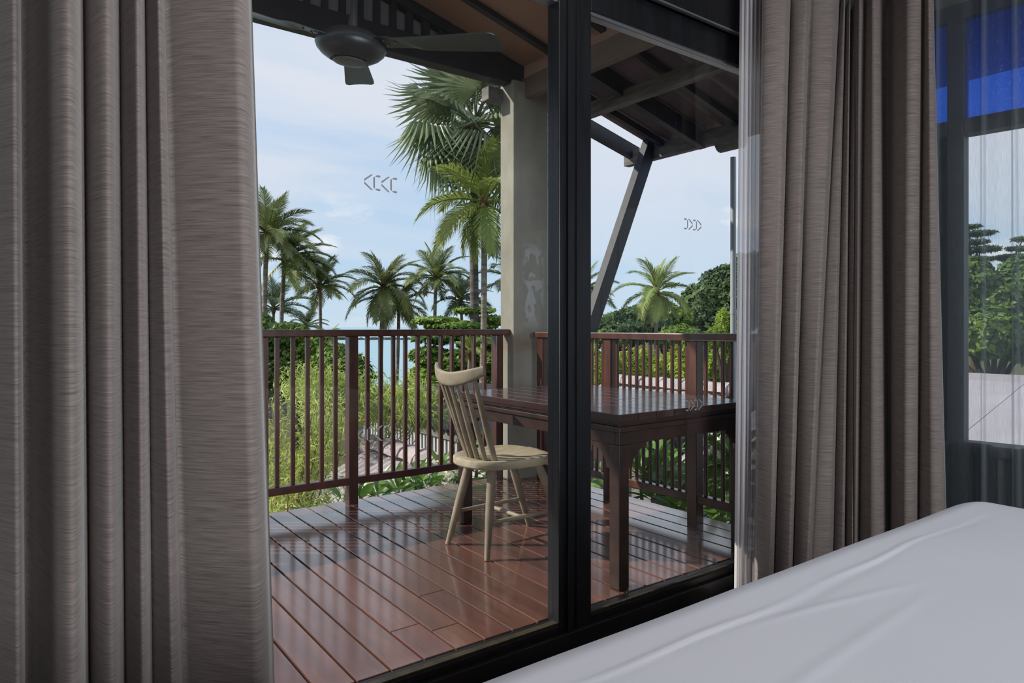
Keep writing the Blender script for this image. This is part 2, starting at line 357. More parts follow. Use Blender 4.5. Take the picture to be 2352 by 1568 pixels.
mx2 = N(nt, 'ShaderNodeMixShader', i_0=.06); nt.links.new(mx.outputs[0], mx2.inputs[1]); nt.links.new(gl.outputs[0], mx2.inputs[2]); nt.links.new(mx2.outputs[0], out.inputs[0])
M['frost'] = pbr('frosted_marking', (.25,.25,.25), .8, .1)

# concrete pillar with pale patched plaster and a rusty foot
m, nt, out = newmat('patched_concrete'); M['pillar'] = m
b = N(nt, 'ShaderNodeBsdfPrincipled'); b.inputs['Roughness'].default_value = .85; b.inputs['Specular IOR Level'].default_value = .2
tcn = N(nt, 'ShaderNodeTexCoord')
def nz(sc, det=5.0, dist=0.0):
    mp = N(nt, 'ShaderNodeMapping'); mp.inputs['Scale'].default_value = sc; nt.links.new(tcn.outputs['Object'], mp.inputs[0])
    n = N(nt, 'ShaderNodeTexNoise', i_Scale=1.0, i_Detail=det, i_Roughness=.6, i_Distortion=dist); nt.links.new(mp.outputs[0], n.inputs['Vector']); return n.outputs[0]
c = ramp(nt, nz((3,3,1.6)), [(.3, (.235,.225,.19)), (.55, (.315,.30,.255)), (.75, (.40,.385,.335))])
sp = N(nt, 'ShaderNodeSeparateXYZ'); nt.links.new(tcn.outputs['Object'], sp.inputs[0])
zb = ramp(nt, math_n(nt, 'DIVIDE', sp.outputs[2], 3.0), [(.36, (0,0,0)), (.40, (1,1,1)), (.54, (1,1,1)), (.575, (0,0,0))])
xb = ramp(nt, math_n(nt, 'MULTIPLY', sp.outputs[0], 3.0), [(.22, (0,0,0)), (.38, (1,1,1)), (.74, (1,1,1)), (.86, (0,0,0))])
pm = ramp(nt, nz((9,9,5), 2.0, 1.2), [(.47, (0,0,0)), (.50, (1,1,1))])
pm = mixc(nt, 1.0, mixc(nt, 1.0, zb, xb, 'MULTIPLY'), pm, 'MULTIPLY')
c = mixc(nt, pm, c, (.46,.46,.45))
rb = ramp(nt, math_n(nt, 'ADD', math_n(nt, 'ABSOLUTE', math_n(nt, 'SUBTRACT', sp.outputs[2], .98)), math_n(nt, 'MULTIPLY', nz((14,14,14)), .22)), [(.1, (1,1,1)), (.2, (0,0,0))])
c = mixc(nt, math_n(nt, 'MULTIPLY', rb, .45), c, (.22,.10,.055))
nt.links.new(c, b.inputs['Base Color'])
bp = N(nt, 'ShaderNodeBump', i_Strength=.2, i_Distance=.01); nt.links.new(nz((30,30,30)), bp.inputs['Height']); nt.links.new(bp.outputs[0], b.inputs['Normal']); nt.links.new(b.outputs[0], out.inputs[0])

# ================================================================== THE SETTING
WY = 1.88                                  # room side of the door wall
CNR = Vector((3.45, WY, 0)); WD = Vector((.134, -.991, 0)).normalized(); WN = Vector((-.991, -.134, 0)).normalized()
def rw(s, d=0, z=0): p = CNR+WD*s+WN*d; return (p.x, p.y, z)          # s metres along the right wall, d into the room
def rw_s(u, d=0):                          # where the sight line of a column meets the right wall
    r = ray(u, 0); a = Vector((r.x, r.y, 0)); p0 = CNR+WN*d
    k = p0.dot(WN)/a.dot(WN); return (a*k-p0).dot(WD)
def rwbox(mb, s0, s1, d0, d1, z0, z1):
    vs = [rw(s, d, z) for z in (z0, z1) for s, d in ((s0,d0),(s1,d0),(s1,d1),(s0,d1))]
    return mb.add(vs, [(3,2,1,0),(4,5,6,7),(0,1,5,4),(1,2,6,5),(2,3,7,6),(3,0,4,7)])
def struct(name, mb, mat, label, **k):
    o = mb.build(name, mat, **k); return tag(o, label, None, None, 'structure')

RB = rw(5.0)                                # back right corner of the room
def roomslab(z0, z1):
    p = [(-2.2, -3.0), (RB[0], -3.0), (CNR.x, WY+.06), (-2.2, WY+.06)]
    return MB().add([(x, y, z) for z in (z0, z1) for x, y in p], [(3,2,1,0),(4,5,6,7),(0,1,5,4),(1,2,6,5),(2,3,7,6),(3,0,4,7)])
struct('floor', roomslab(-.30, -.10), M['room_floor'], 'dark wooden bedroom floor under the bed')
struct('ceiling', roomslab(2.72, 2.78), M['ceil'], 'plain bedroom ceiling')
struct('wall_left', MB().box(-2.3, -3.1, -.1, -2.2, WY+.06, 2.72), M['wall'], 'plain bedroom wall on the left')
wb = MB().box(-2.2, -3.1, -.1, .3, -3.0, 2.72).box(2.0, -3.1, -.1, RB[0]+.1, -3.0, 2.72).box(.3, -3.1, -.1, 2.0, -3.0, .7).box(.3, -3.1, 2.5, 2.0, -3.0, 2.72)  # gap in the unseen wall, added to fit the back fill light
struct('wall_back', wb, M['wall'], 'bedroom wall behind the bed with an opening added for the fill light')
struct('wall_front', MB().box(-2.2, WY, -.1, -.32, WY+.08, 2.72).box(-.32, WY, 2.545, CNR.x, WY+.08, 2.72), M['upper'], 'wall around and above the sliding glass doors')
wr = MB()
rwbox(wr, -.05, 5.0, -.10, -.001, -.1, .50); rwbox(wr, -.05, 5.0, -.10, -.001, 2.545, 2.72); rwbox(wr, 3.4, 5.0, -.1, -.001, .5, 2.545)
struct('wall_right', wr, M['upper'], 'low dark wall and band around the corner window')
rwl = MB(); rwbox(rwl, -.02, 3.4, 0, .012, -.1, .50)
struct('trim_4', rwl, M['knee'], 'grey panel below the corner window')

# lintel over the doors and its metal track
struct('trim_1', MB().box(-.32, WY-.03, 2.395, 3.42, WY+.07, 2.545), M['frame'], 'black lintel board above the sliding doors', bevel=.004)
struct('trim_2', MB().box(-.32, WY-.036, 2.385, 3.42, WY-.02, 2.393), M['alu'], 'thin bright metal track under the black lintel')
struct('trim_3', MB().box(-.32, WY-.02, -.10, 3.42, WY+.08, -.028), M['frame'], 'black door sill on the floor', bevel=.004)

# two sliding panels
def door(name, x0, x1, sl, sr, label, gy):
    d = thing(name, (x0, WY, -.03), label, None, None, 'structure')
    zt, zb = 2.268, 0.008
    MB().box(x0, WY, -.03, x0+sl, WY+.065, 2.39).build('stile', M['frame'], d, bevel=.003)
    MB().box(x1-sr, WY, -.03, x1, WY+.065, 2.39).build('stile', M['frame'], d, bevel=.003)
    MB().box(x0+sl, WY, zt, x1-sr, WY+.065, 2.39).build('top_rail', M['frame'], d, bevel=.003)
    MB().box(x0+sl, WY, -.03, x1-sr, WY+.065, zb-.008).build('bottom_rail', M['frame'], d, bevel=.003)
    MB().box(x0+sl, WY+.006, zb-.008, x1-sr, gy-.0035, zb).build('glazing_bead', M['olive'], d, label='worn brown bead along the bottom rail')
    MB().box(x0+sl, WY+.01, zt-.010, x1-sr, WY+.055, zt).build('glazing_bead', M['alu'], d, label='pale strip under the top rail')
    MB().box(x0+sl, gy-.003, zb, x1-sr, gy+.003, zt-.010).build('glass_pane', M['glass'], d)
    return d
d1 = door('door_1', -.32, 1.690, .075, .084, 'left sliding glass door panel beside the wide taupe curtain', WY+.036)
d2 = door('door_2', 1.690, 3.30, .075, .09, 'right sliding glass door panel in front of the balcony table', WY+.020)
MB().box(1.640, WY-.012, -.03, 1.652, WY+.001, 2.39).build('meeting_strip', M['frame'], d1)
MB().box(1.686, WY-.006, -.03, 1.694, WY+.001, 2.39).build('meeting_strip', M['frame'], d2)
# dashed double-arrow safety markings stuck to the glass (two per pane)
def marking(parent, u0, u1, v0, v1, flip):
    y = WY+(.016 if flip else .032); p0 = at_y(u0, (v0+v1)/2, y); p1 = at_y(u1, (v0+v1)/2, y); zc = (p0.z+p1.z)/2; W = p1.x-p0.x
    h = .0235; th = .0052; mb = MB()
    ct = at_y(u0, v0, y).z; cb = at_y(u0, v1-6 if not flip else v1-3, y).z
    zc = (ct+cb)/2; h = (ct-cb)/2
    def fn(a, b, d):
        return (p0.x+(1-a if flip else a)*W, y+d, zc+b*h)
    w = W
    e = th/w; eb = th/h
    polys = []
    for o in (0.0, .52):
        polys += [[(o, .03), (o, .03+eb*1.3), (o+.20, 1), (o+.26, 1)], [(o, -.03), (o, -.03-eb*1.3), (o+.20, -1), (o+.26, -1)]]
        q = o+.27
        polys += [[(q, .62), (q, -.62), (q+e, -.80), (q+e, .80)], [(q+e*1.3, .84), (q+e*2.4, 1), (q+.21, 1), (q+.21, 1-eb*1.15), (q+e*1.6, 1-eb*1.15)],
                  [(q+e*1.3, -.84), (q+e*2.4, -1), (q+.21, -1), (q+.21, -1+eb*1.15), (q+e*1.6, -1+eb*1.15)]]
    for p in polys: mb.prism(p, fn, 0, .0008)
    mb.build('arrow_marking', M['frost'], parent)
marking(d1, 837, 912, 398, 440, False); marking(d1, 822, 895, 982, 1024, False)
marking(d2, 1572, 1611, 501, 529, True); marking(d2, 1576, 1613, 919, 947, True)

# corner window in the right wall
w1 = thing('window_1', rw(.6, -.05, .5), 'corner window with blue patterned panes above clear panes', None, None, 'structure')
sA, sB = rw_s(2175, .02), rw_s(2214, .02)
def wpart(n, s0, s1, d0, d1, z0, z1, mat, **k):
    mb = MB(); rwbox(mb, s0, s1, d0, d1, z0, z1); return mb.build(n, mat, w1, **k)
wpart('frame_post', sA, sB, -.07, .02, .5, 2.545, M['timber'], bevel=.003)
wpart('frame_post', 2.3, 2.37, -.07, .02, .5, 2.545, M['timber'], bevel=.003)
wpart('frame_post', -.02, .06, -.07, .02, .5, 2.545, M['timber'], bevel=.003)
wpart('transom', .06, sA, -.07, .02, 1.96, 2.03, M['timber'], bevel=.003); wpart('transom', sB, 2.3, -.07, .02, 1.96, 2.03, M['timber'], bevel=.003); wpart('transom', 2.37, 3.4, -.07, .02, 1.96, 2.03, M['timber'])
wpart('head_rail', .0, 3.4, -.07, .02, 2.49, 2.56, M['timber'], bevel=.003)
wpart('blue_pane', .06, sA, -.03, -.024, 2.03, 2.5, M['blueglass']); wpart('blue_pane', sB, 2.3, -.03, -.024, 2.03, 2.5, M['blueglass']); wpart('blue_pane', 2.37, 3.4, -.03, -.024, 2.03, 2.5, M['blueglass'])
wpart('clear_pane', sB, 2.3, -.03, -.024, .55, 1.96, M['glass']); wpart('clear_pane', 2.37, 3.4, -.03, -.024, .55, 1.96, M['glass'])
wpart('dark_panel', .06, sA, -.05, -.02, .55, 1.96, M['darkwall'])
wpart('sill', -.02, 3.4, -.10, .04, .50, .55, M['timber'], bevel=.004)

# ------------------------------------------------------------------ balcony deck
dk = thing('balcony_deck', (.5, 1.95, 0), 'glossy red-brown plank deck outside the glass doors', None, None, 'structure')
edges = [.743,.86,.976,1.093,1.214,1.330,1.450,1.564,1.680,1.800,1.910,2.030,2.145]
while edges[0] > -1.2: edges.insert(0, edges[0]-.1175)
while edges[-1] < 3.18: edges.append(edges[-1]+.1165)
rng = random.Random(4)
butt = {1.330: 2.42, 1.214: 2.12, 1.093: 2.20}
for i in range(len(edges)-1):
    a, b = edges[i]+.0040, edges[i+1]-.0040; z = -rng.random()*.002; yf = 4.02+rng.uniform(-.012, .012)
    segs = [(1.955, yf)]
    if edges[i] in butt: segs = [(1.955, butt[edges[i]]-.001), (butt[edges[i]]+.001, yf)]
    for y0, y1 in segs:
        MB().box(a, y0, -.028, b, y1, z).build('plank', M['deck'], dk, bevel=.0028)
for y in (2.05, 2.7, 3.35, 3.95): MB().box(-1.2, y-.04, -.16, 3.3, y+.04, -.032).build('joist', M['timber'], dk)
MB().box(-1.2, 3.93, -.34, 3.3, 3.99, -.161).build('edge_beam', M['timber'], dk)

# ------------------------------------------------------------------ concrete pillar
pl = MB().box(2.884, 3.867, -.02, 3.20, 4.03, 2.83).build('pillar', M['pillar'], bevel=.008, origin=(2.884, 3.867, -.02))
tag(pl, 'bare concrete pillar with pale plaster patches at the balcony corner', None, None, 'structure')

# ------------------------------------------------------------------ balcony roof
PIT = .25
def zr(x): return 2.95+PIT*(3.0-x)
rf = thing('balcony_roof', (3.0, 3.95, 2.81), 'dark timber balcony roof with brown boards and corrugated sheets', None, None, 'structure')
def rp(n, mb, mat, **k): return mb.build(n, mat, rf, **k)
rp('header_beam', MB().box(-3.6, 3.90, 2.81, 3.24, 4.0, 2.965), M['timber'], bevel=.004)
rp('gable_rafter', MB().bar((-3.6, 3.93, zr(-3.6)-.03), (3.02, 3.93, zr(3.02)-.03), .07, .085), M['timber'])
# gable slats: gaps run from the header up to the rafter
sl_c = [684, 725, 766, 806, 846, 884, 921, 958.5, 996]
gaps = [at_y(u, 0, 3.93).x for u in sl_c]
gw = .074
xs = [-1.2]+[g for g in gaps]
prevx = -3.6
rp('grey_backing_board', MB().prism([(-3.6, 2.96), (2.95, 2.96), (-3.6, zr(-3.6)-.02)], lambda a, b, d: (a, 3.975+d, b), 0, .01), M['slot'])
for g in [gaps[0]-3*.135, gaps[0]-2*.135, gaps[0]-.135]+gaps+[gaps[-1]+.135]:
    x1 = g-gw/2; 
    if x1 > prevx:
        rp('gable_slat', MB().prism([(prevx, 2.95), (x1, 2.95), (x1, zr(x1)-.05), (prevx, zr(prevx)-.05)], lambda a, b, d: (a, 3.915+d, b), 0, .03), M['timber'])
    prevx = g+gw/2
rp('gable_board', MB().prism([(prevx, 2.95), (3.0, 2.95), (prevx, zr(prevx)-.05)], lambda a, b, d: (a, 3.915+d, b), 0, .03), M['timber'])
# brown ceiling boards between battens
bat = [4.0, 3.56, 3.08, 2.60, 2.12, 1.96]
for i in range(len(bat)-1):
    y1, y0 = bat[i], bat[i+1]
    for xa, xb in ((-3.6, -1.4), (-1.4, .8), (.8, 3.0)):
        rp('ceiling_board', MB().prism([(xa, zr(xa)), (xb, zr(xb)), (xb, zr(xb)+.012), (xa, zr(xa)+.012)], lambda a, b, d: (a, d, b), y0+.002, y1-.002), M['ply'])
for y in bat[1:-1]:
    rp('batten', MB().bar((-3.6, y, zr(-3.6)-.018), (3.0, y, zr(3.0)-.018), .045, .035), M['timber'])
rp('wall_plate', MB().box(2.985, 1.97, 2.715, 3.045, 3.93, 2.86), M['plate'], bevel=.004)
rp('filler_board', MB().box(2.998, 1.97, 2.861, 3.035, 3.98, 2.975), M['ply'])
# outer bay: corrugated sheets on rafters and purlins
def corr_sheet(mb, fn, nlong, length_pts, amp, waves, per=8):
    n = waves*per+1
    for j in range(nlong-1): pass
    vs = []; fs = []
    for j in range(2):
        for i in range(n): vs.append(fn(i/(n-1), j, amp*math.sin(2*PI*waves*i/(n-1))))
    for i in range(n-1): fs.append((i, i+1, n+i+1, n+i))
    return mb.add(vs, fs)
y = -2.2
while y < 3.95:
    y1 = min(y+.78, 3.985)
    mb = MB(); corr_sheet(mb, lambda s, t, h, a=y, b=y1+.02: (3.0+t*1.52, a+(b-a)*s, zr(3.0+t*1.52)+.055+h), 2, 2, .022, max(3, int((y1-y)/.15)))
    rp('roof_sheet', mb, M['sheet'], smooth=80, fix=False); y += .78
for yy in (3.42, 2.3, 1.2, 0.0, -1.2):
    rp('rafter', MB().bar((3.04, yy, zr(3.04)-.055), (4.42, yy, zr(4.42)-.055), .055, .13), M['timber'])
for yy in (3.80, 3.08, 2.66):
    rp('rafter', MB().bar((3.04, yy, zr(3.04)-.01), (4.42, yy, zr(4.42)-.01), .04, .05), M['timber'])
rp('verge_rafter', MB().bar((2.98, 4.16, zr(3.0)), (4.56, 4.16, zr(4.56)), .05, .12), M['timber'])
rp('filler_block', MB().bar((3.036, 3.96, zr(3.036)-.03), (3.30, 3.96, zr(3.30)-.03), .05, .17), M['timber'])
rp('purlin', MB().box(3.49, -2.2, zr(3.52)-.17, 3.56, 4.22, zr(3.52)-.07), M['timber_grey'], bevel=.003)
rp('eave_beam', MB().box(4.37, -2.2, 2.49, 4.44, 4.24, 2.61), M['timber_grey'], bevel=.004)
rp('strut', MB().bar((3.20, 3.93, .02), (4.40, 3.93, 2.70), .075, .11, (1,0,0)), M['timber'])
rp('beam_end', MB().box(2.76, 4.0, 2.70, 2.90, 4.09, 2.795), M['timber_grey'], bevel=.004, label='grey beam end beside the pillar top')
gp = at(1660, 338, 5.45)
rp('gutter_end', MB().lathe([(.001,-.10),(.07,-.10),(.07,.10),(.001,.10)], 14, Matrix.Translation((4.46, 3.2, 2.50)) @ Matrix.Rotation(PI/2, 4, 'X')), M['timber_grey'], smooth=40)
dp = at(1684, 600, 5.4)
o = MB().tube([(dp.x, dp.y, -3.4), (dp.x, dp.y, 2.42)], .022, 10).lathe([(.026,-.02),(.026,.02)], 10, Matrix.Translation((dp.x, dp.y, 1.2))).build('drainpipe', M['pipe'], smooth=40, origin=(dp.x, dp.y, -3.4))
tag(o, 'pale grey drainpipe outside right of the balcony', 'pipe')

# ================================================================== BALCONY RAILINGS
def rail_bar(mb, p, w): mb.box(p[0]-w/2, p[1]-w/2, p[2], p[0]+w/2, p[1]+w/2, p[3]); return mb
RZ = 1.062
r1 = thing('balcony_railing', (2.0, 3.95, 0), 'long dark red-brown balcony railing facing the sea, left of the pillar', 'railing')
MB().box(-.6, 3.905, RZ-.042, 2.883, 3.995, RZ).build('handrail', M['rail'], r1, bevel=.006)
MB().box(-.6, 3.925, .115, 2.83, 3.975, .160).build('bottom_rail', M['rail'], r1, bevel=.004)
posts = [.03, .60, 1.165, 1.706, 2.800]
for x in posts: MB().box(x-.030, 3.918, -.02, x+.030, 3.982, RZ-.042).build('post', M['rail'], r1, bevel=.004)
for x in [-.5,-.41,-.32,-.23,-.14,-.05,.12,.21,.30,.39,.48,.69,.78,.87,.96,1.06,1.251,1.342,1.429,1.515,1.601,1.809,1.898,1.986,2.072,2.162,2.249,2.337,2.423,2.512,2.601,2.69]:
    MB().box(x-.0118, 3.938, .160, x+.0118, 3.962, RZ-.042).build('baluster', M['rail'], r1, bevel=.003)
r2 = thing('balcony_railing', (3.05, 3.0, 0), 'shorter red-brown balcony railing right of the pillar behind the table', 'railing')
MB().box(3.005, 1.97, RZ-.06, 3.095, 3.80, RZ-.018).build('handrail', M['rail'], r2, bevel=.006)
MB().box(3.025, 1.97, .115, 3.075, 3.78, .160).build('bottom_rail', M['rail'], r2, bevel=.004)
for yy in (3.745, 3.075, 2.418): MB().box(3.018, yy-.032, -.02, 3.082, yy+.032, RZ-.06).build('post', M['rail'], r2, bevel=.004)
ys = [3.243, 3.197, 3.141, 3.014, 2.957, 2.907, 2.852, 2.797, 2.743, 2.69, 2.633, 2.579, 2.526, 2.474, 2.347, 2.289, 2.237, 2.185, 2.133, 2.08, 2.027]
ys += [3.297, 3.351, 3.405, 3.459, 3.513, 3.567, 3.621, 3.675]
for yy in ys: MB().box(3.0415, yy-.0088, .160, 3.0585, yy+.0088, RZ-.06).build('baluster', M['rail'], r2, bevel=.003)

# ================================================================== TABLE
TX0, TX1, TY0, TY1, TZ = 2.0, 2.9, 1.965, 3.22, .722
tb = thing('balcony_table', (2.45, 2.6, 0), 'dark reddish slatted wooden table on the balcony', 'table')
n = 8; w = (TX1-TX0)/n
for i in range(n):
    a, b = TX0+i*w+.0015, TX0+(i+1)*w-.0015
    cuts = [(TY0, TY1)]
    if 3 <= i <= 6: cuts = [(TY0, 2.377), (2.383, TY1)]
    for y0, y1 in cuts: MB().box(a, y0, TZ-.030, b, y1, TZ).build('table_slat', M['table'], tb, bevel=.0018)
MB().box(TX0+.006, TY0+.006, TZ-.042, TX1-.006, TY1-.006, TZ-.0305).build('slat_bed', M['tabledge'], tb)
def ring(n_, x0, x1, y0, y1, z0, z1, t, mat):
    MB().box(x0, y0, z0, x1, y0+t, z1).build(n_, mat, tb, bevel=.003); MB().box(x0, y1-t, z0, x1, y1, z1).build(n_, mat, tb, bevel=.003)
    MB().box(x0, y0+t, z0, x0+t, y1-t, z1).build(n_, mat, tb, bevel=.003); MB().box(x1-t, y0+t, z0, x1, y1-t, z1).build(n_, mat, tb, bevel=.003)
ring('upper_moulding', TX0+.012, TX1-.012, TY0+.012, TY1-.012, TZ-.052, TZ-.043, .02, M['tabledge'])
ring('lower_moulding', TX0+.002, TX1-.002, TY0+.002, TY1-.002, TZ-.074, TZ-.0525, .03, M['tabledge'])
ring('apron', TX0+.012, TX1-.012, TY0+.012, TY1-.012, TZ-.128, TZ-.0745, .025, M['tabledge'])
L = .058
for lx, sx in ((TX0+.010, 1), (TX1-.010, -1)):
    for ly, sy in ((TY0+.010, 1), (TY1-.010, -1)):
        MB().box(min(lx, lx+sx*L), min(ly, ly+sy*L), 0, max(lx, lx+sx*L), max(ly, ly+sy*L), TZ-.1285).build('leg', M['tabledge'], tb, bevel=.004)
        prof = [(L, 0), (L+.11, 0), (L+.11, -.018), (L+.075, -.026), (L+.045, -.045), (L+.028, -.072), (L+.022, -.10), (L, -.10)]
        MB().prism(prof, lambda a, b, d: (lx+sx*a, ly+sy*(.006+d), TZ-.1285+b), 0, .022).build('corner_bracket', M['tabledge'], tb)
        MB().prism(prof, lambda a, b, d: (lx+sx*(.006+d), ly+sy*a, TZ-.1285+b), 0, .022).build('corner_bracket', M['tabledge'], tb)

# ================================================================== CHAIR
ch = thing('spindle_chair', (2.0, 2.75, 0), 'pale greyed wooden spindle-back chair facing the balcony table', 'chair')
yc = 2.738
def seat_pt(a, r):      # outline of the seat: round at the back, wider and squarer at the front
    ca, sa = math.cos(a), math.sin(a)
    k = 2.5 if ca < 0 else 3.4
    e = (abs(ca)**k+abs(sa)**k)**(-1/k)
    return (1.955+ca*e*.228*r, yc+sa*e*.198*r*(1.0+.08*ca))
nA = 48; mb = MB(); rings = [(.0, .447, 0), (.35, .446, 0), (.62, .449, 0), (.82, .456, 0), (.94, .458, 0), (.985, .455, 0), (1.0, .449, 0), (1.0, .424, 0), (.97, .416, 0), (.5, .414, 0), (0, .414, 0)]
vs = []; fs = []
for r, z, _ in rings:
    for k in range(nA):
        a = 2*PI*k/nA; x, yv = seat_pt(a, max(r, .002)); dz = 0
        if .3 < r < .99 and z > .44:
            dz = -.008*max(0, 1-abs((x-1.93)/.17)**2)*max(0, 1-abs(abs(yv-yc)-.1)/.1) if r < .9 else 0
            if math.cos(a) > .6 and abs(yv-yc) < .05: dz += .006
        vs.append((x, yv, z+dz))
for i in range(len(rings)-1):
    for k in range(nA): fs.append((i*nA+k, i*nA+(k+1) % nA, (i+1)*nA+(k+1) % nA, (i+1)*nA+k))
mb.add(vs, fs).build('seat', M['chairseat'], ch, smooth=40)
foot = {'rl': (1.765, 2.915), 'rr': (1.785, 2.600), 'fl': (2.285, 2.925), 'fr': (2.29, 2.59)}
top = {'rl': (1.845, 2.835), 'rr': (1.845, 2.645), 'fl': (2.085, 2.875), 'fr': (2.085, 2.64)}
top['fl'] = (2.10, 2.85); top['fr'] = (2.10, 2.63)
def lp(k, z):
    f = z/.42; return Vector((foot[k][0]+(top[k][0]-foot[k][0])*f, foot[k][1]+(top[k][1]-foot[k][1])*f, z))
for k in foot:
    MB().tube([lp(k, .001), lp(k, .02), lp(k, .18), lp(k, .30), lp(k, .42)], [.0125, .0135, .0195, .0215, .0205], 12).build('leg', M['chair'], ch, smooth=50)
for a, b, z in (('rl', 'fl', .165), ('rr', 'fr', .165)):
    p, q = lp(a, z), lp(b, z); MB().tube([p, p.lerp(q, .5), q], [.0085, .011, .0085], 10).build('stretcher', M['chair'], ch, smooth=50)
p = lp('rl', .165).lerp(lp('fl', .165), .45); q = lp('rr', .165).lerp(lp('fr', .165), .45)
MB().tube([p, p.lerp(q, .5), q], [.0085, .011, .0085], 10).build('stretcher', M['chair'], ch, smooth=50)
# bowed crest rail, seen from behind: ends curl forward
def crest(s):   # s -1..1 across
    return (1.652+.046*s*s+.016*s**4, 2.722+.205*s)
def crest_fn(u, v):
    s = -1+2*u; x, yv = crest(s); hh = .0335*(1-.36*abs(s)**3); zc = .838+.046*s*s
    a = 2*PI*v; ca, sa = math.cos(a), math.sin(a)
    t = .0135*(1-.15*abs(s)**3)
    ex = math.copysign(abs(ca)**.55, ca)*t; ez = math.copysign(abs(sa)**.55, sa)*hh
    dx = .5*s; nrm = math.hypot(1, dx)
    return (x+ex/nrm-.10*ez, yv-ex*dx*.9, zc+ez)
mb = MB().grid(crest_fn, 33, 21)
n0 = len(mb.v)
for u in (0, 1):
    mb.add([crest_fn(u, k/20) for k in range(20)], [tuple(range(20))])
mb.build('crest_rail', M['chair'], ch, smooth=45)
for i in range(7):
    s = -1+2*i/6
    bx = 1.795+.050*s*s; by = yc+.115*s; cx_, cy_ = crest(s*.76)
    p = Vector((bx, by, .448)); q = Vector((cx_+.004, cy_, .830+.03*s*s))
    r = [.0115, .0135, .0115, .008]
    if abs(s) > .9: r = [.0145, .0165, .0145, .0105]
    MB().tube([p, p.lerp(q, .25), p.lerp(q, .6), q], r, 10).build('spindle', M['chair'], ch, smooth=50)

# ================================================================== CEILING FAN
FC = Vector((1.08, 2.507, 2.172)); fn_ = thing('ceiling_fan', FC, 'charcoal three-bladed ceiling fan under the balcony roof', 'fan')
nrm = Vector((.030, -.130, 1)).normalized(); e1 = Vector((0,1,0)).cross(nrm).normalized(); e2 = nrm.cross(e1)
FM = Matrix((( e1.x, e2.x, nrm.x, FC.x), (e1.y, e2.y, nrm.y, FC.y), (e1.z, e2.z, nrm.z, FC.z), (0,0,0,1)))
MB().lathe([(.001,.062),(.05,.060),(.085,.050),(.118,.030),(.134,.010),(.137,-.004),(.130,-.020),(.112,-.038),(.088,-.052),(.076,-.057),(.073,-.053),(.001,-.053)], 48, FM).build('motor_housing', M['fan'], fn_, smooth=40)
MB().lathe([(.001,-.055),(.064,-.055),(.066,-.062),(.060,-.066),(.030,-.068),(.014,-.0685),(.001,-.0685)], 40, FM).build('cap', M['fancap'], fn_, smooth=30)
MB().tube([FC+nrm*.06, FC+nrm*.14, Vector((FC.x+.02, FC.y-.06, 3.33))], [.02, .0135, .0135], 12).build('down_rod', M['timber'], fn_, smooth=40)
MB().lathe([(.001,0),(.06,0),(.055,-.05),(.03,-.085),(.001,-.085)], 24, Matrix.Translation((FC.x+.02, FC.y-.06, zr(FC.x+.02)-.0))).build('rod_canopy', M['fan'], fn_, smooth=40)
for k in range(3):
    th = -.99+k*2*PI/3
    BM = FM @ Matrix.Rotation(th, 4, 'Z') @ Matrix.Translation((0, 0, .012)) @ Matrix.Rotation(math.radians(-9), 4, 'X')
    nu, nv = 40, 9
    def bf(u, v, dz):
        r = .115+u*(.625-.115); hw = .040+.026*min(1, u*1.15)
        t = -1+2*v
        if u > .95: hw *= 1-.22*((u-.95)/.05)**2.5
        step = 1/(1+math.exp(-(u-.24-.09*t)*60))       # the pressed S-shaped step across the blade
        return BM @ Vector((r, t*hw, dz-.006*step-.003*t*t*step))
    vs = []; fs = []
    for dz in (.0015, -.0015):
        for j in range(nv):
            for i in range(nu): vs.append(bf(i/(nu-1), j/(nv-1), dz))
    T = nu*nv
    for j in range(nv-1):
        for i in range(nu-1):
            a = j*nu+i; fs += [(a, a+1, a+nu+1, a+nu), (T+a, T+a+nu, T+a+nu+1, T+a+1)]
    for i in range(nu-1): fs += [(i, T+i, T+i+1, i+1), ((nv-1)*nu+i, (nv-1)*nu+i+1, T+(nv-1)*nu+i+1, T+(nv-1)*nu+i)]
    for j in range(nv-1): fs += [(j*nu, (j+1)*nu, T+(j+1)*nu, T+j*nu), (j*nu+nu-1, T+j*nu+nu-1, T+(j+1)*nu+nu-1, (j+1)*nu+nu-1)]
    bl = MB().add(vs, fs).build('blade', M['fan'], fn_, smooth=35)
    for r_, t_ in ((.155, -.018), (.155, .018), (.195, 0)):
        MB().lathe([(.0055, 0), (.0055, -.003), (.003, -.0045), (.001, -.0045)], 10, BM @ Matrix.Translation((r_, t_, -.002))).build('screw', M['screw'], bl)

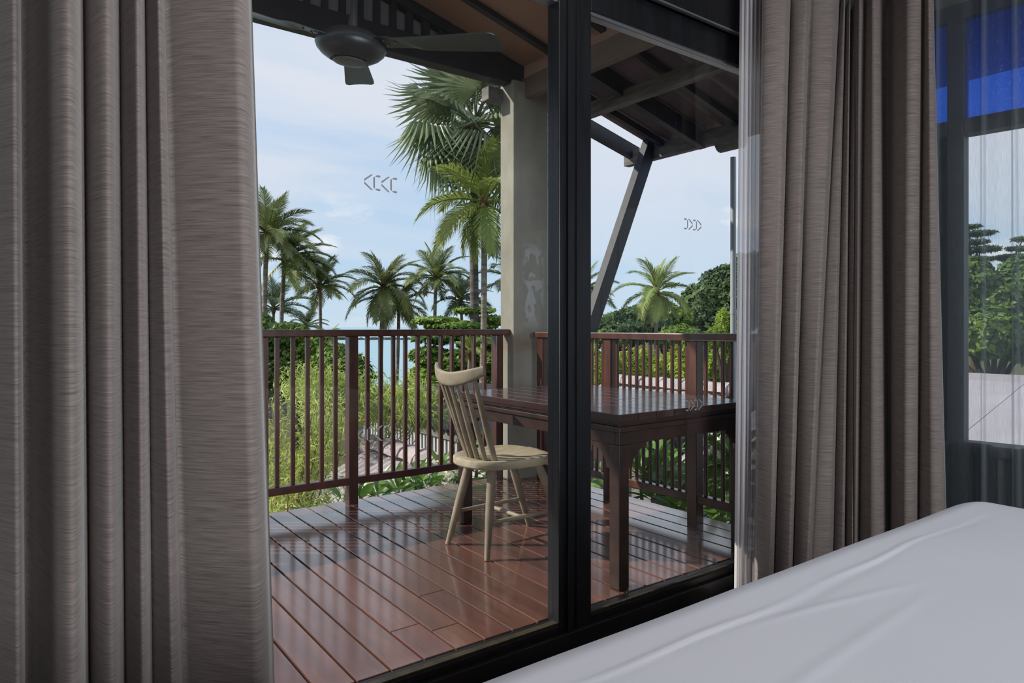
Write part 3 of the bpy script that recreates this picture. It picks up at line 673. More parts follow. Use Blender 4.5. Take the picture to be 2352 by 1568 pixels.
# ================================================================== CURTAINS
def cloth(name, mat, pos, top_b, bot_b, z0, z1, rows, parent=None, per=14, power=.72, head=None, label=None, cat=None, solid=.003, seed=0, wob=.004):
    """pos(s, d): plan point s along the track and d towards the room; bulges are (start, end, depth)"""
    rg = random.Random(seed); cols = []
    ph = [rg.uniform(0, 6.28) for _ in top_b]
    V = []; UVs = []
    for j in range(rows):
        f = j/(rows-1); z = z1+(z0-z1)*f; row = []; arc = 0; last = None
        for bi, (A, B) in enumerate(zip(top_b, bot_b)):
            s0 = A[0]+(B[0]-A[0])*f; s1 = A[1]+(B[1]-A[1])*f; dp = A[2]+(B[2]-A[2])*f; pk = A[3] if len(A) > 3 else .5; kn = A[4] if len(A) > 4 else None
            for i in range(per + (1 if bi == len(top_b)-1 else 0)):
                t = i/per
                d = dp*((t/pk)**power if t < pk else math.sqrt(max(0.0, 1-((t-pk)/(1-pk))**2))) if dp >= 0 else dp*math.sin(PI*t)**.6
                if kn and t < pk:       # a long steep flank, a knee, then the face of the fold
                    d = dp*(kn[1]*t/kn[0] if t < kn[0] else kn[1]+(1-kn[1])*math.sin((t-kn[0])/(pk-kn[0])*PI/2))
                d += wob*math.sin(f*7+ph[bi]+t*2)
                if head and f < head: d *= .78+.22*abs(math.cos(f/head*PI/2))
                if head and abs(f-head) < .012: d *= .9
                p = pos(s0+(s1-s0)*t, d); zz = z
                if j == 0 and head: zz += .008*math.sin(t*PI+ph[bi])
                row.append((p[0], p[1], zz))
        V.append(row)
    n = len(V[0]); arcs = [0.0]
    for i in range(1, n): arcs.append(arcs[-1]+math.dist(V[rows//2][i], V[rows//2][i-1]))
    mb = MB(); mb.add([p for r in V for p in r], [(j*n+i, (j+1)*n+i, (j+1)*n+i+1, j*n+i+1) for j in range(rows-1) for i in range(n-1)])
    xs = [p[0] for r in V for p in r]; ysv = [p[1] for r in V for p in r]
    o = mb.build(name, mat, parent, smooth=180, fix=False, origin=((min(xs)+max(xs))/2, (min(ysv)+max(ysv))/2, z0))
    ul = o.data.uv_layers.new(name='UVMap')
    idx = np.zeros(len(o.data.loops), dtype='i'); o.data.loops.foreach_get('vertex_index', idx)
    uvs = np.stack([np.array(arcs)[idx % n]+seed*.37, np.array([p[2] for r in V for p in r])[idx]], 1)
    ul.data.foreach_set('uv', uvs.reshape(-1).astype('f'))
    if solid:
        m = o.modifiers.new('thickness', 'SOLIDIFY'); m.thickness = solid
    if label: tag(o, label, cat)
    return o
# left curtain: fold edges read off at its top and at the bottom of the view
LY = 1.70
def lx(u): r = ray(u, 0); return LY*r.x/r.y
f0 = [-260, -150, -60, 52, 190, 273, 332, 377, 577]; f1 = [-260, -150, -60, 66, 206, 288, 352, 425, 632]
dep = [.15, .14, .15, .24, .14, .12, .095, .13]; skew = [.6, .6, .8, .74, .64, .64, .62, .80]; knee = [None, None, None, (.44, .86), (.2, .62), None, None, None]
def ext(a, b, z): return lx(a)+(lx(b)-lx(a))*(1.92-z)/1.75       # the fold edges carried on to the rail and to the hem
top_b = [(ext(f0[i], f1[i], 2.62), ext(f0[i+1], f1[i+1], 2.62), dep[i], skew[i], knee[i]) for i in range(len(dep))]
bot_b = [(ext(f0[i], f1[i], -.09), ext(f0[i+1], f1[i+1], -.09), dep[i]*1.08, skew[i], knee[i]) for i in range(len(dep))]
cloth('curtain', M['curtain'], lambda s, d: (s*(LY-d)/LY, LY-d), top_b, bot_b, -.09, 2.62, 40, label='wide taupe slub curtain filling the left edge beside the sliding door', cat='curtain', seed=1, per=16)
# curtain beside the door, left half of the corner pair
def lx2(u, yy=1.72): r = ray(u, 0); return yy*r.x/r.y
f0 = [1752, 1818, 1862, 1929, 1942, 1954, 1966]; f1 = [1731, 1776, 1819, 1860, 1913, 1940, 1962]
dp0 = [.085, .075, .080, .045, .045, .05]
cloth('curtain', M['curtain'], lambda s, d: (s*(1.72-d)/1.72, 1.72-d), [(lx2(f0[i]), lx2(f0[i+1]), dp0[i], .82) for i in range(6)], [(lx2(f1[i]), lx2(f1[i+1]), dp0[i]*1.25, .82) for i in range(6)],
      -.09, 2.655, 40, head=.045, label='taupe slub curtain drawn beside the white sheer at the door corner', cat='curtain', seed=2)
# curtain on the window wall, right half of the corner pair
D = .15
f0 = [1962, 1985, 2023, 2050, 2120, 2143]; f1 = [1956, 1968, 2034, 2046, 2105, 2178]
f0 = [1962, 1987, 2022, 2054, 2121, 2143]; f1 = [1955, 1972, 2036, 2050, 2108, 2178]
dp0 = [.05, .08, -.06, .09, .07]
cloth('curtain', M['curtain'], lambda s, d: [q*(1-d/3.5) for q in rw(s, D)[:2]], [(rw_s(f0[i], D), rw_s(f0[i+1], D), dp0[i], .45) for i in range(5)], [(rw_s(f1[i], D), rw_s(f1[i+1], D), dp0[i]*1.2, .45) for i in range(5)],
      -.09, 2.655, 40, head=.045, label='taupe slub curtain at the edge of the blue-topped corner window', cat='curtain', seed=3)
# white sheer bunched beside the door
fa = [1694, 1706, 1716, 1728, 1740, 1753, 1766]; fb = [1690, 1698, 1708, 1718, 1727, 1738, 1750]
fa = [1700, 1712, 1721, 1732, 1741, 1752, 1766]; fb = [1686, 1698, 1711, 1719, 1729, 1738, 1750]
sy_ = 1.80
cloth('sheer_curtain', M['sheer'], lambda s, d: (s*(sy_-d)/sy_, sy_-d), [(lx2(fa[i], sy_), lx2(fa[i+1], sy_), .028) for i in range(6)], [(lx2(fb[i], sy_), lx2(fb[i+1], sy_), .034) for i in range(6)],
      -.09, 2.64, 40, label='white sheer curtain bunched between the glass door and taupe curtain', cat='curtain', solid=0, seed=4, wob=.006)
# grey sheer over the corner window: wide flat spans with narrow gathered folds
D2 = .075
ss = [rw_s(u, D2) for u in (2120, 2150, 2158, 2252, 2266, 2322, 2336)]
sp = [(ss[0], ss[1], .006), (ss[1], ss[2], .03), (ss[2], ss[3], .008), (ss[3], ss[4], .035), (ss[4], ss[5], .008), (ss[5], ss[6], .032)]
s = ss[6]; k = 0
while s < 3.3: sp += [(s, s+.17, .010), (s+.17, s+.20, .03)]; s += .20
sp_b = [(a+.02*(a > .8), b+.02*(b > .8), d*1.2) for a, b, d in sp]
cloth('sheer_curtain', M['sheer_grey'], lambda s, d: rw(s, D2+d)[:2], sp, sp_b, -.09, 2.62, 30, label='thin grey sheer curtain hanging over the blue-topped corner window', cat='curtain', solid=0, seed=5, wob=.002, power=1.3)
# dark cushion backs behind the sheer under the window
def cushion(s0, s1, label):
    mb = MB()
    def fnc(u, v):
        return None
    r = .035; pts = []
    for cx_, cz_, a0 in ((s1-r, .555-r, 0), (s0+r, .555-r, 90)):
        for k in range(7):
            a = math.radians(a0+k*15); pts.append((cx_+r*math.cos(a), cz_+r*math.sin(a)))
    pts += [(s0, .05), (s1, .05)]
    mb.prism(pts, lambda a, b, d: rw(a, d, b), .0125, .060)
    o = mb.build('cushion', M['cushion'], bevel=.008, origin=rw((s0+s1)/2, .03, .05)); tag(o, label, 'cushion', 'dark cushions below the corner window')
cushion(rw_s(2183, .04), rw_s(2290, .04), 'dark grey rounded cushion behind the sheer, nearer the taupe curtain')
cushion(rw_s(2333, .04), rw_s(2333, .04)+.42, 'dark grey rounded cushion behind the sheer, cut by the right edge')

# ================================================================== BED
bd = thing('bed', (1.1, -.1, -.1), 'large bed with a smooth white sheet beside the doors', 'bed')
BX0, BX1, BY0, BY1, BZ, R = .10, 2.23, -1.3, .795, .622, .095
nx, ny = 220, 190
def bed_pt(i, j):
    x = BX0+(BX1-BX0)*i/(nx-1); yv = BY0+(BY1-BY0)*j/(ny-1)
    # denser rows near the far edge
    yv = BY1-(BY1-BY0)*(1-j/(ny-1))**1.8; x = BX1-(BX1-BX0)*(1-i/(nx-1))**1.3
    ex = max(0, x-(BX1-R*2.4))/2.4; ey = max(0, yv-(BY1-R)); ex2 = max(0, (BX0+R)-x)
    e = math.hypot(math.hypot(ex, ex2), ey)
    if e > R:
        k = R/e; yv = BY1-R+ey*k if ey > 0 else yv
        if ex > 0: x = BX1-R*2.4+ex*k*2.4
        e = R
    z = BZ-(R-math.sqrt(max(0, R*R-e*e)))
    # the piped mattress edge printing through the sheet, with a few pulled creases
    w = .652+.006*math.sin(x*5)+.004*math.sin(x*17); g = math.exp(-((yv-w)/.0055)**2)*(.6+.4*math.sin(x*9+1))
    fadeo = min(1, max(0, (BX1-.25-x)/.3)); z += .0024*g*fadeo
    g2 = math.exp(-((yv-w+.012+.01*math.sin(x*7))/.010)**2); z -= .0008*g2*fadeo
    t = (x-.85)/.5
    if 0 < t < 1: z += .0013*math.exp(-((yv-(.635-.075*t-.02*t*t))/.006)**2)*math.sin(PI*t)
    t = (x-.55)/.8
    if 0 < t < 1: z += .0010*math.exp(-((yv-(.47+.05*t))/.008)**2)*math.sin(PI*t)
    z += .0007*math.sin(x*11+yv*6)*math.sin(yv*9-x*3)
    return (x, yv, z)
mb = MB(); mb.add([bed_pt(i, j) for j in range(ny) for i in range(nx)], [(j*nx+i, j*nx+i+1, (j+1)*nx+i+1, (j+1)*nx+i) for j in range(ny-1) for i in range(nx-1)])
# hanging sides
loop = [j*nx for j in range(ny-1, 0, -1)]+[i for i in range(nx)]+[j*nx+nx-1 for j in range(1, ny)]+[(ny-1)*nx+i for i in range(nx-2, 0, -1)]
o0 = len(mb.v); mb.v += [(mb.v[k][0], mb.v[k][1], .12) for k in loop]; nl = len(loop)
mb.f += [(loop[k], loop[(k+1) % nl], o0+(k+1) % nl, o0+k) for k in range(nl)]
mb.build('sheet', M['sheetfab'], bd, smooth=60)
MB().box(BX0+.03, BY0+.03, -.1, BX1-.03, BY1-.03, .14).build('base', M['bedbase'], bd)

# ================================================================== OUTSIDE: LAND AND SEA
GZ = -3.4
def cw(f, r, z=0): return (COS*f+SIN*r, SIN*f-COS*r, z)       # metres ahead of and to the right of the door view
shore = [(-14, 4)]
land = [cw(3, -30, GZ), cw(50, -45, GZ), cw(49, -20, GZ-.1), cw(50, -6, GZ-.1), cw(54, 6, GZ), cw(420, 60, GZ), cw(420, 400, GZ), cw(0, 120, GZ), cw(-30, 40, GZ), cw(-30, -30, GZ)]
o = MB().add([(x, y, z-d) for d in (0, 1.5) for x, y, z in land], [tuple(range(10)), tuple(range(19, 9, -1))]+[(i, (i+1) % 10, 10+(i+1) % 10, 10+i) for i in range(10)]).build('ground', M['ground'], origin=(0, 0, GZ))
tag(o, 'green ground between the houses and the shore', None, None, 'structure')
o = MB().add([cw(30, -9000, GZ-.35), cw(12000, -9000, GZ-.35), cw(12000, 9000, GZ-.35), cw(30, 9000, GZ-.35)], [(0,1,2,3)]).build('sea', M['sea'])
tag(o, 'pale blue-green sea reaching to the horizon', None, None, 'structure')
# breakwater: a low line of rocks far out
rg = random.Random(9); mb = MB()
for k in range(150):
    f = 255+rg.uniform(-2.5, 2.5); r = -100+rg.random()*85; c = Vector(cw(f, r, GZ-.4)); s = rg.uniform(.7, 1.7)
    pts = []
    for i in range(6): a = i*PI/3+rg.random()*.5; pts.append(c+Vector((math.cos(a)*s*rg.uniform(.8,1.3), math.sin(a)*s, rg.uniform(.0,.5)*s)))
    tp = c+Vector((0, 0, s*rg.uniform(.55, .8))); bt = [p-Vector((0,0,1)) for p in pts]
    mb.add(pts+[tp]+bt, [(i, (i+1) % 6, 6) for i in range(6)]+[(7+i, 7+(i+1) % 6, (i+1) % 6, i) for i in range(6)])
o = mb.build('breakwater', M['rock'], origin=cw(255, -55, GZ)); tag(o, 'low dark rock breakwater lying across the sea', 'breakwater', None, 'stuff')

# ------------------------------------------------------------------ palms
def frond_mesh(name, seed, mat, droop, nl=54, length=1.0, lw=.0125, ll=.34):
    rg = random.Random(seed); mb = MB(); ns = 14; pts = []; ang = 0; p = Vector((0,0,0)); dirs = []
    for i in range(ns+1):
        s = i/ns; an = -droop*s**1.4; d = Vector((math.cos(an), 0, math.sin(an))); dirs.append(d); pts.append(p.copy()); p = p+d*(length/ns)
    mb.tube(pts, [.016*(1-s/ns)**.8+.002 for s in range(ns+1)], 4)
    def P(s): x = s*ns; i = min(int(x), ns-1); return pts[i].lerp(pts[i+1], x-i), dirs[i].lerp(dirs[i+1], x-i).normalized()
    for k in range(nl):
        s = .14+.86*(k+.5)/nl; c, d = P(min(s, .999)); up = Vector((-d.z, 0, d.x))
        le = ll*(.35+.65*math.sin(min(1, (s-.05)*1.25)*PI*.85+.25))*length*rg.uniform(.85, 1.1)
        if s > .9: le *= .75
        for sd in (-1, 1):
            fw = .75+s*.5+rg.uniform(-.12, .12); dr = rg.uniform(.30, .55)
            l1 = (Vector((0, sd, 0))+d*fw+up*rg.uniform(.12, .38)).normalized(); l2 = (l1+Vector((0,0,-1))*dr*1.3).normalized()
            wv = d*(lw*length*rg.uniform(.8, 1.2)); m_ = c+l1*le*.5; t = m_+l2*le*.55
            mb.add([c-wv*.6, c+wv*.6, m_+wv*.8+Vector((0,0,-.004)), m_-wv*.8, t], [(0,1,2,3), (3,2,4)])
    return mb.mesh(name, mat, None, fix=False)
def var_set(mat, base, n=5): return [frond_mesh('frond', base+i, mat, .45+.28*i) for i in range(n)]
FR = {k: var_set(M[k], 10*i) for i, k in enumerate(('frond', 'frond_front', 'frond_dark'))}
FR['frond_dry'] = [frond_mesh('dry_frond', 77, M['frond_dry'], .8, 26, ll=.26)]
def nut_mesh():
    mb = MB(); mb.lathe([(.001,-.5),(.25,-.42),(.42,-.1),(.36,.25),(.15,.46),(.001,.5)], 10); return mb.mesh('coconut', M['coconut'], 60)
NUT = nut_mesh()
def palm(label, u, v, t, ub, r, nf=24, kind='frond', lean=0.0, trunk=.14, seed=0, wind=.25, emin=-34, dry=0, nuts=0, group='coconut palms', tm='trunk', zmin=GZ):
    """crown centre at pixel (u, v) and depth t, trunk foot below column ub, frond length r metres"""
    rg = random.Random(seed*7+3); cp = at(u, v, t); b = at(ub, HY, t); b.z = zmin
    p = thing('coconut_palm', b, label, 'palm tree', group); h = cp-b
    mid = b+h*.5+Vector((rg.uniform(-.2,.2), rg.uniform(-.1,.1), 0))+Vector((COS*0+SIN, -COS, 0))*lean
    pts = []; n = 16
    for i in range(n+1):
        s = i/n; pts.append(b*(1-s)**2+mid*2*s*(1-s)+cp*s*s)
    MB().tube(pts, [trunk*(1.25-.42*min(1, s*2.5/n) if s < n*.4 else .83-.1*(s/n)) for s in range(n+1)], 9).build('trunk', M[tm], p, smooth=60)
    MB().lathe([(trunk*.7,-.3),(trunk*1.25,-.05),(trunk*1.1,.25),(trunk*.4,.6),(.001,.7)], 8, Matrix.Translation(cp)).build('crown_heart', M['fibre'], p, smooth=60)
    wd = Vector((SIN, -COS, 0))*wind
    for i in range(nf):
        q = (i+.5)/nf; el = math.radians(84-(84-emin)*q**1.0+rg.uniform(-7, 7)); az = i*2.39996+rg.uniform(-.25, .25)
        vi = min(4, max(0, int(3.4*math.sin(PI*min(1, q*1.05))+rg.uniform(-.3, .7)))); me = FR[kind][vi]
        if dry and i >= nf-dry: me = FR['frond_dry'][0]
        s = r*(.82+.25*math.sin(q*PI))*rg.uniform(.9, 1.08)
        d = Vector((math.cos(az)*math.cos(el), math.sin(az)*math.cos(el), math.sin(el)))+wd*(.5+.5*math.cos(el)); d.normalize()
        az = math.atan2(d.y, d.x); el = math.asin(max(-1, min(1, d.z)))
        Mx = Matrix.Translation(cp-b+Vector((0,0,.1*rg.random()))) @ Matrix.Rotation(az, 4, 'Z') @ Matrix.Rotation(-el, 4, 'Y') @ Matrix.Rotation(rg.uniform(-.35, .35), 4, 'X') @ Matrix.Scale(s, 4)
        inst('frond', me, p, Mx)
    for i in range(nuts):
        a = rg.random()*6.28; inst('coconut', NUT, p, Matrix.Translation(cp-b+Vector((math.cos(a)*trunk*1.9, math.sin(a)*trunk*1.9, -.12-.3*rg.random()))) @ Matrix.Scale(.26, 4))
    return p
G = 'coconut palms along the shore'
palm('tall coconut palm with orange-brown heart, nearest the wide left curtain', 614, 540, 33, 617, 2.55, 27, seed=1, trunk=.145, lean=-.35, nuts=3, group=G)
palm('tall coconut palm with fronds swept right, just right of the curtain-side one', 654, 600, 35, 652, 2.65, 25, seed=2, wind=.75, trunk=.14, lean=-.3, group=G)
palm('slender coconut palm with one dry yellow hanging frond', 734, 660, 36, 728, 2.0, 21, seed=3, wind=.35, trunk=.115, dry=1, lean=.15, group=G, emin=-30)
palm('spreading coconut palm standing before the open sea, centre of the left pane', 881, 660, 33, 876, 2.25, 27, seed=4, trunk=.13, group=G, emin=-60)
palm('lower thin-trunked coconut palm overlapping the spreading one', 916, 702, 34, 908, 2.05, 17, seed=5, trunk=.11, wind=.3, group=G, emin=-45)
palm('medium coconut palm with a slim trunk between the spreading and short-crowned palms', 1001, 640, 32, 998, 1.95, 25, seed=6, trunk=.11, group=G)
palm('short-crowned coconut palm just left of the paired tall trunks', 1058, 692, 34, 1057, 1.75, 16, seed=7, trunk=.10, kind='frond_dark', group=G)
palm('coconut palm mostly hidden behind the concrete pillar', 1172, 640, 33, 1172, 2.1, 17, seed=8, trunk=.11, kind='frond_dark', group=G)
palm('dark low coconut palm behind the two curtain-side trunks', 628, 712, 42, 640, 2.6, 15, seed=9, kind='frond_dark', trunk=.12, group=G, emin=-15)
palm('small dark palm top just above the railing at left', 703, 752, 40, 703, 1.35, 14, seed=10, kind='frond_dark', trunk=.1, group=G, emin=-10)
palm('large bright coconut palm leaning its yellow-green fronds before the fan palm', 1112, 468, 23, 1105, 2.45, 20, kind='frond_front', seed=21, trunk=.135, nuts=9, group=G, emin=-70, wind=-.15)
palm('solitary coconut palm standing out in front of the wooded hill', 1508, 672, 34, 1508, 2.15, 25, seed=12, trunk=.12, kind='frond_front', dry=1, group=G, emin=-52, wind=.1)
palm('palm half hidden behind the black door post beside the slanted strut', 1338, 668, 34, 1338, 1.9, 16, seed=13, trunk=.11, group=G)
palm('small yellow-green palm below the railing beside the leafy shore tree', 1080, 812, 22, 1080, .95, 12, seed=15, trunk=.08, kind='frond_front', group=G, emin=-5)
palm('small palm sprouting below the railing left of the open water', 745, 800, 24, 745, 1.0, 12, seed=16, trunk=.08, group=G, emin=-5)

# fan palm (sugar palm): fan leaves on long stalks round a shaggy head
def fan_mesh(seed, droop):
    rg = random.Random(seed); mb = MB(); n = 34
    mb.tube([(0,0,0), (.45,0,.02), (.9,0,-.02), (1.25,0,-.10)], [.055,.035,.028,.02], 5)
    c = Vector((1.2, 0, -.09)); spread = math.radians(150)
    def dirv(a, k): return Vector((math.cos(a), math.sin(a), .20*math.cos(2*a)-k))
    for i in range(n):
        a0 = -spread+2*spread*i/n; a1 = -spread+2*spread*(i+1)/n; am = (a0+a1)/2; R_ = rg.uniform(.92, 1.08)*(1 if abs(am) < 2.2 else .85)
        b0 = c+dirv(a0, .05)*.62*R_; b1 = c+dirv(a1, .05)*.62*R_; bm = c+dirv(am, .0)*.64*R_+Vector((0,0,.03))
        m_ = c+dirv(am, .12+droop*.35)*.95*R_; t = m_+(dirv(am, droop*1.1*rg.uniform(.6, 1.4))*.42*R_)
        w = (b1-b0)*.30
        mb.add([c, b0, bm, b1, m_-w, m_+w, t], [(0,1,2), (0,2,3), (1,4,5,2) if False else (1,4,2), (2,4,5), (2,5,3), (4,6,5)])
    return mb.mesh('fan_leaf', M['fanleaf'], None, fix=False)
FAN = [fan_mesh(i, .10+.30*i) for i in range(4)]
cp = at(1092, 285, 24.5); b = at(1088, HY, 24.5); b.z = GZ
fp = thing('fan_palm', b, 'tall fan palm with stiff round leaves and drooping tips beside the pillar', 'palm tree')
MB().tube([b.lerp(cp, i/14)+Vector((.04*math.sin(i*.5), 0, 0)) for i in range(15)], [.175-.002*i for i in range(15)], 10).build('trunk', M['trunk2'], fp, smooth=60)
mb = MB(); rg = random.Random(3)
for i in range(60):
    a = rg.random()*6.28; z = rg.uniform(-1.0, .3); p0 = cp+Vector((.14*math.cos(a), .14*math.sin(a), z)); p1 = p0+Vector((math.cos(a)*rg.uniform(.15,.5), math.sin(a)*rg.uniform(.15,.5), rg.uniform(-.35,.3)))
    mb.tube([p0, p1], [.05, .015], 4)
mb.build('leaf_bases', M['fibre'], fp, kind='stuff')
for k, (a, z) in enumerate(((2.6, -.55), (4.1, -.5), (3.3, -.75))):
    MB().tube([cp+Vector((.1*math.cos(a), .1*math.sin(a), z+.2)), cp+Vector((.4*math.cos(a), .4*math.sin(a), z+.1)), cp+Vector((.55*math.cos(a), .55*math.sin(a), z-.35))], [.07,.06,.02], 6).build('flower_stalk', M['spadix'], fp, smooth=60, label='orange flower stalk')
nf = 27
for i in range(nf):
    q = (i+.5)/nf; el = math.radians(78-135*q**.95+rg.uniform(-6, 6)); az = i*2.39996+rg.uniform(-.2, .2)
    me = FAN[min(3, max(0, int(q*3.6+rg.uniform(-.5, .5))))]; s = 1.30*rg.uniform(.9, 1.12)
    inst('fan_leaf', me, fp, Matrix.Translation(cp-b) @ Matrix.Rotation(az, 4, 'Z') @ Matrix.Rotation(-el, 4, 'Y') @ Matrix.Rotation(rg.uniform(-.5, .5), 4, 'X') @ Matrix.Scale(s, 4))

# ------------------------------------------------------------------ leafy trees and hedges
def leaf_quads(rs, blobs, n, size, aspect=.55, flat=.0, inner=.62, fold=.18):
    """diamond leaves scattered over and inside ellipsoids; blobs: (centre, rx, ry, rz)"""
    cen = np.array([tuple(b[0]) for b in blobs]); rad = np.array([b[1:] for b in blobs]); w = (rad.prod(1))**(2/3); w /= w.sum()
    bi = rs.choice(len(blobs), n, p=w); d = rs.normal(size=(n, 3)); d /= np.linalg.norm(d, axis=1)[:, None]
    lump = 1+.16*np.sin(d[:, :1]*7+bi[:, None])*np.sin(d[:, 1:2]*6+1.3*bi[:, None])*np.cos(d[:, 2:3]*7)
    rr = (inner+(1-inner)*rs.random((n, 1))**.5)*lump
    pos = cen[bi]+d*rad[bi]*rr
    nor = d+rs.normal(size=(n, 3))*.55+np.array([0, 0, .35+flat]); nor /= np.linalg.norm(nor, axis=1)[:, None]
    t = rs.normal(size=(n, 3)); t -= nor*(t*nor).sum(1)[:, None]; t /= np.linalg.norm(t, axis=1)[:, None]; bt = np.cross(nor, t)
    sz = size*rs.uniform(.7, 1.3, (n, 1))
    V = np.stack([pos-t*sz, pos-bt*sz*aspect-nor*sz*fold, pos+t*sz-nor*sz*fold*.6, pos+bt*sz*aspect-nor*sz*fold], 1); return V
def tree(name, label, blobs, n, size, mat, base, cat='tree', group=None, trunk=.16, branches=True, **k):
    rs = np.random.default_rng(abs(hash(label)) % 1000 if False else sum(map(ord, label)) % 997)
    b = Vector(base); t = thing(name, b, label, cat, group)
    V = leaf_quads(rs, blobs, n, size, **k)-np.array(b)
    o = bpy.data.objects.new('foliage', quads_mesh('foliage', V, mat)); C.objects.link(o); o.parent = t; o['kind'] = 'stuff'
    if branches:
        mb = MB(); fork = Vector((b.x, b.y, b.z+(min(bl[0][2] for bl in blobs)-b.z)*.6)); mb.tube([b, b.lerp(fork, .5)+Vector((.05, .03, 0)), fork], [trunk*1.3, trunk, trunk*.9], 8)
        for bl in blobs: c = Vector(bl[0]); mb.tube([fork, fork.lerp(c, .5)+Vector((0, 0, .1)), c], [trunk*.6, trunk*.35, trunk*.1], 5)
        mb.build('trunk', M['bark'], t, smooth=60)
    return t
def bl(u, v, t, ru, rv=None, rd=None):
    rv = rv or ru; c = at(u, v, t); return (c, ru*t/F, (rd or ru)*t/F, rv*t/F)
def foot_of(u, t): p = at(u, HY, t); p.z = GZ; return p
tree('leafy_tree', 'dark leafy tree behind the railing beside the left curtain', [bl(600,785,24,60,50), bl(660,770,24,55,32), bl(640,850,24,70,70), bl(720,800,24,50,40), bl(700,865,24,70,60), bl(770,850,23,60,60), bl(815,862,23,45,50), bl(600,740,25,30,22)], 15000, .095, M['midtree'], foot_of(680, 24))
tree('leafy_tree', 'bright layered tree around the paired palm trunks by the shore', [bl(1000,735,25,55,9), bl(1090,712,25,50,8), bl(1060,748,25,85,11), bl(1130,735,25,45,12), bl(1010,775,24.5,65,14), bl(1110,785,24.5,65,18), bl(985,815,24,45,22), bl(1050,830,24,60,30), bl(1130,830,24,45,35), bl(985,875,24,50,45), bl(1060,890,24,60,40), bl(1130,890,24,50,45)], 17000, .105, M['almond'], foot_of(1040, 24), flat=.9)
tree('leafy_tree', 'huge dark rounded tree on the right above the hedge', [bl(1660,655,48,55,45), bl(1620,690,48,55,45), bl(1695,690,48,75,70), bl(1600,730,47,55,40), bl(1655,745,47,75,45), bl(1720,640,48,50,60), bl(1580,755,47,50,30)], 24000, .16, M['hilltree'], foot_of(1640, 48), trunk=.3)
tree('leafy_tree', 'low dark bushy tree left of the solitary palm trunk', [bl(1415,742,42,40,26), bl(1460,728,42,45,26), bl(1440,765,41,60,30), bl(1385,755,42,30,25), bl(1500,755,42,45,30)], 11000, .15, M['darktree'], foot_of(1440, 42), trunk=.2)
tree('leafy_tree', 'lighter leafy tree behind the solitary palm trunk', [bl(1500,715,44,35,22), bl(1540,735,43,50,32), bl(1480,745,42,45,24), bl(1560,775,41,60,30), bl(1525,705,45,30,16)], 11000, .14, M['midtree'], foot_of(1535, 43), trunk=.2)
def hedge(label, u0, u1, v0, v1, t, n, mat, seed, sz=.10, cat='hedge'):
    blobs = []; rg = random.Random(seed)
    for i in range(16):
        u = u0+(u1-u0)*(i+.5)/16; top = v0+rg.uniform(-14, 18); blobs += [bl(u, (top+v1)/2, t+rg.uniform(-.6,.6), (u1-u0)/16*.9, (v1-top)/2, 22)]
    return tree('bamboo_hedge', label, blobs, n, sz, mat, foot_of((u0+u1)/2, t), cat, None, .05, True, aspect=.22, inner=.5)
hedge('tall yellow-green bamboo hedge behind the right railing', 1330, 1700, 795, 960, 21, 15000, M['hedge'], 2, .12)
tree('leafy_shrub', 'bright green shrub at the left end of the bamboo hedge', [bl(1385,775,26,35,18), bl(1420,785,26,30,14), bl(1355,785,26,30,20)], 3500, .10, M['midtree'], foot_of(1385, 26), 'shrub')
tree('leafy_shrub', 'feathery light green bamboo clump beside the white sheer', [bl(1660,755,20,18,45), bl(1640,775,20,20,25), bl(1685,770,20,22,55)], 3500, .08, M['hedge'], foot_of(1665, 20), 'shrub', aspect=.2)
# seen through the grey sheer
tree('leafy_tree', 'green tree beyond the corner window, seen through the grey sheer', [bl(2230,640,19,50,50), bl(2290,690,19,70,60), bl(2360,640,19,60,60), bl(2250,760,18.5,70,60), bl(2340,770,18.5,70,60), bl(2420,700,19,60,90), bl(2180,720,19,60,70), bl(2100,720,20,70,70)], 15000, .12, M['midtree'], foot_of(2280, 19))
tree('pine_tree', 'dark layered pine tree behind the grey sheer', [bl(2225,520,22,26,4), bl(2245,535,22,38,5), bl(2225,556,22,42,5), bl(2250,572,22,46,6), bl(2230,596,22,46,7), bl(2330,590,22,40,7), bl(2345,570,22,30,5), bl(2350,548,22,22,5)], 5000, .10, M['darktree'], foot_of(2240, 22), aspect=.2, flat=.8)

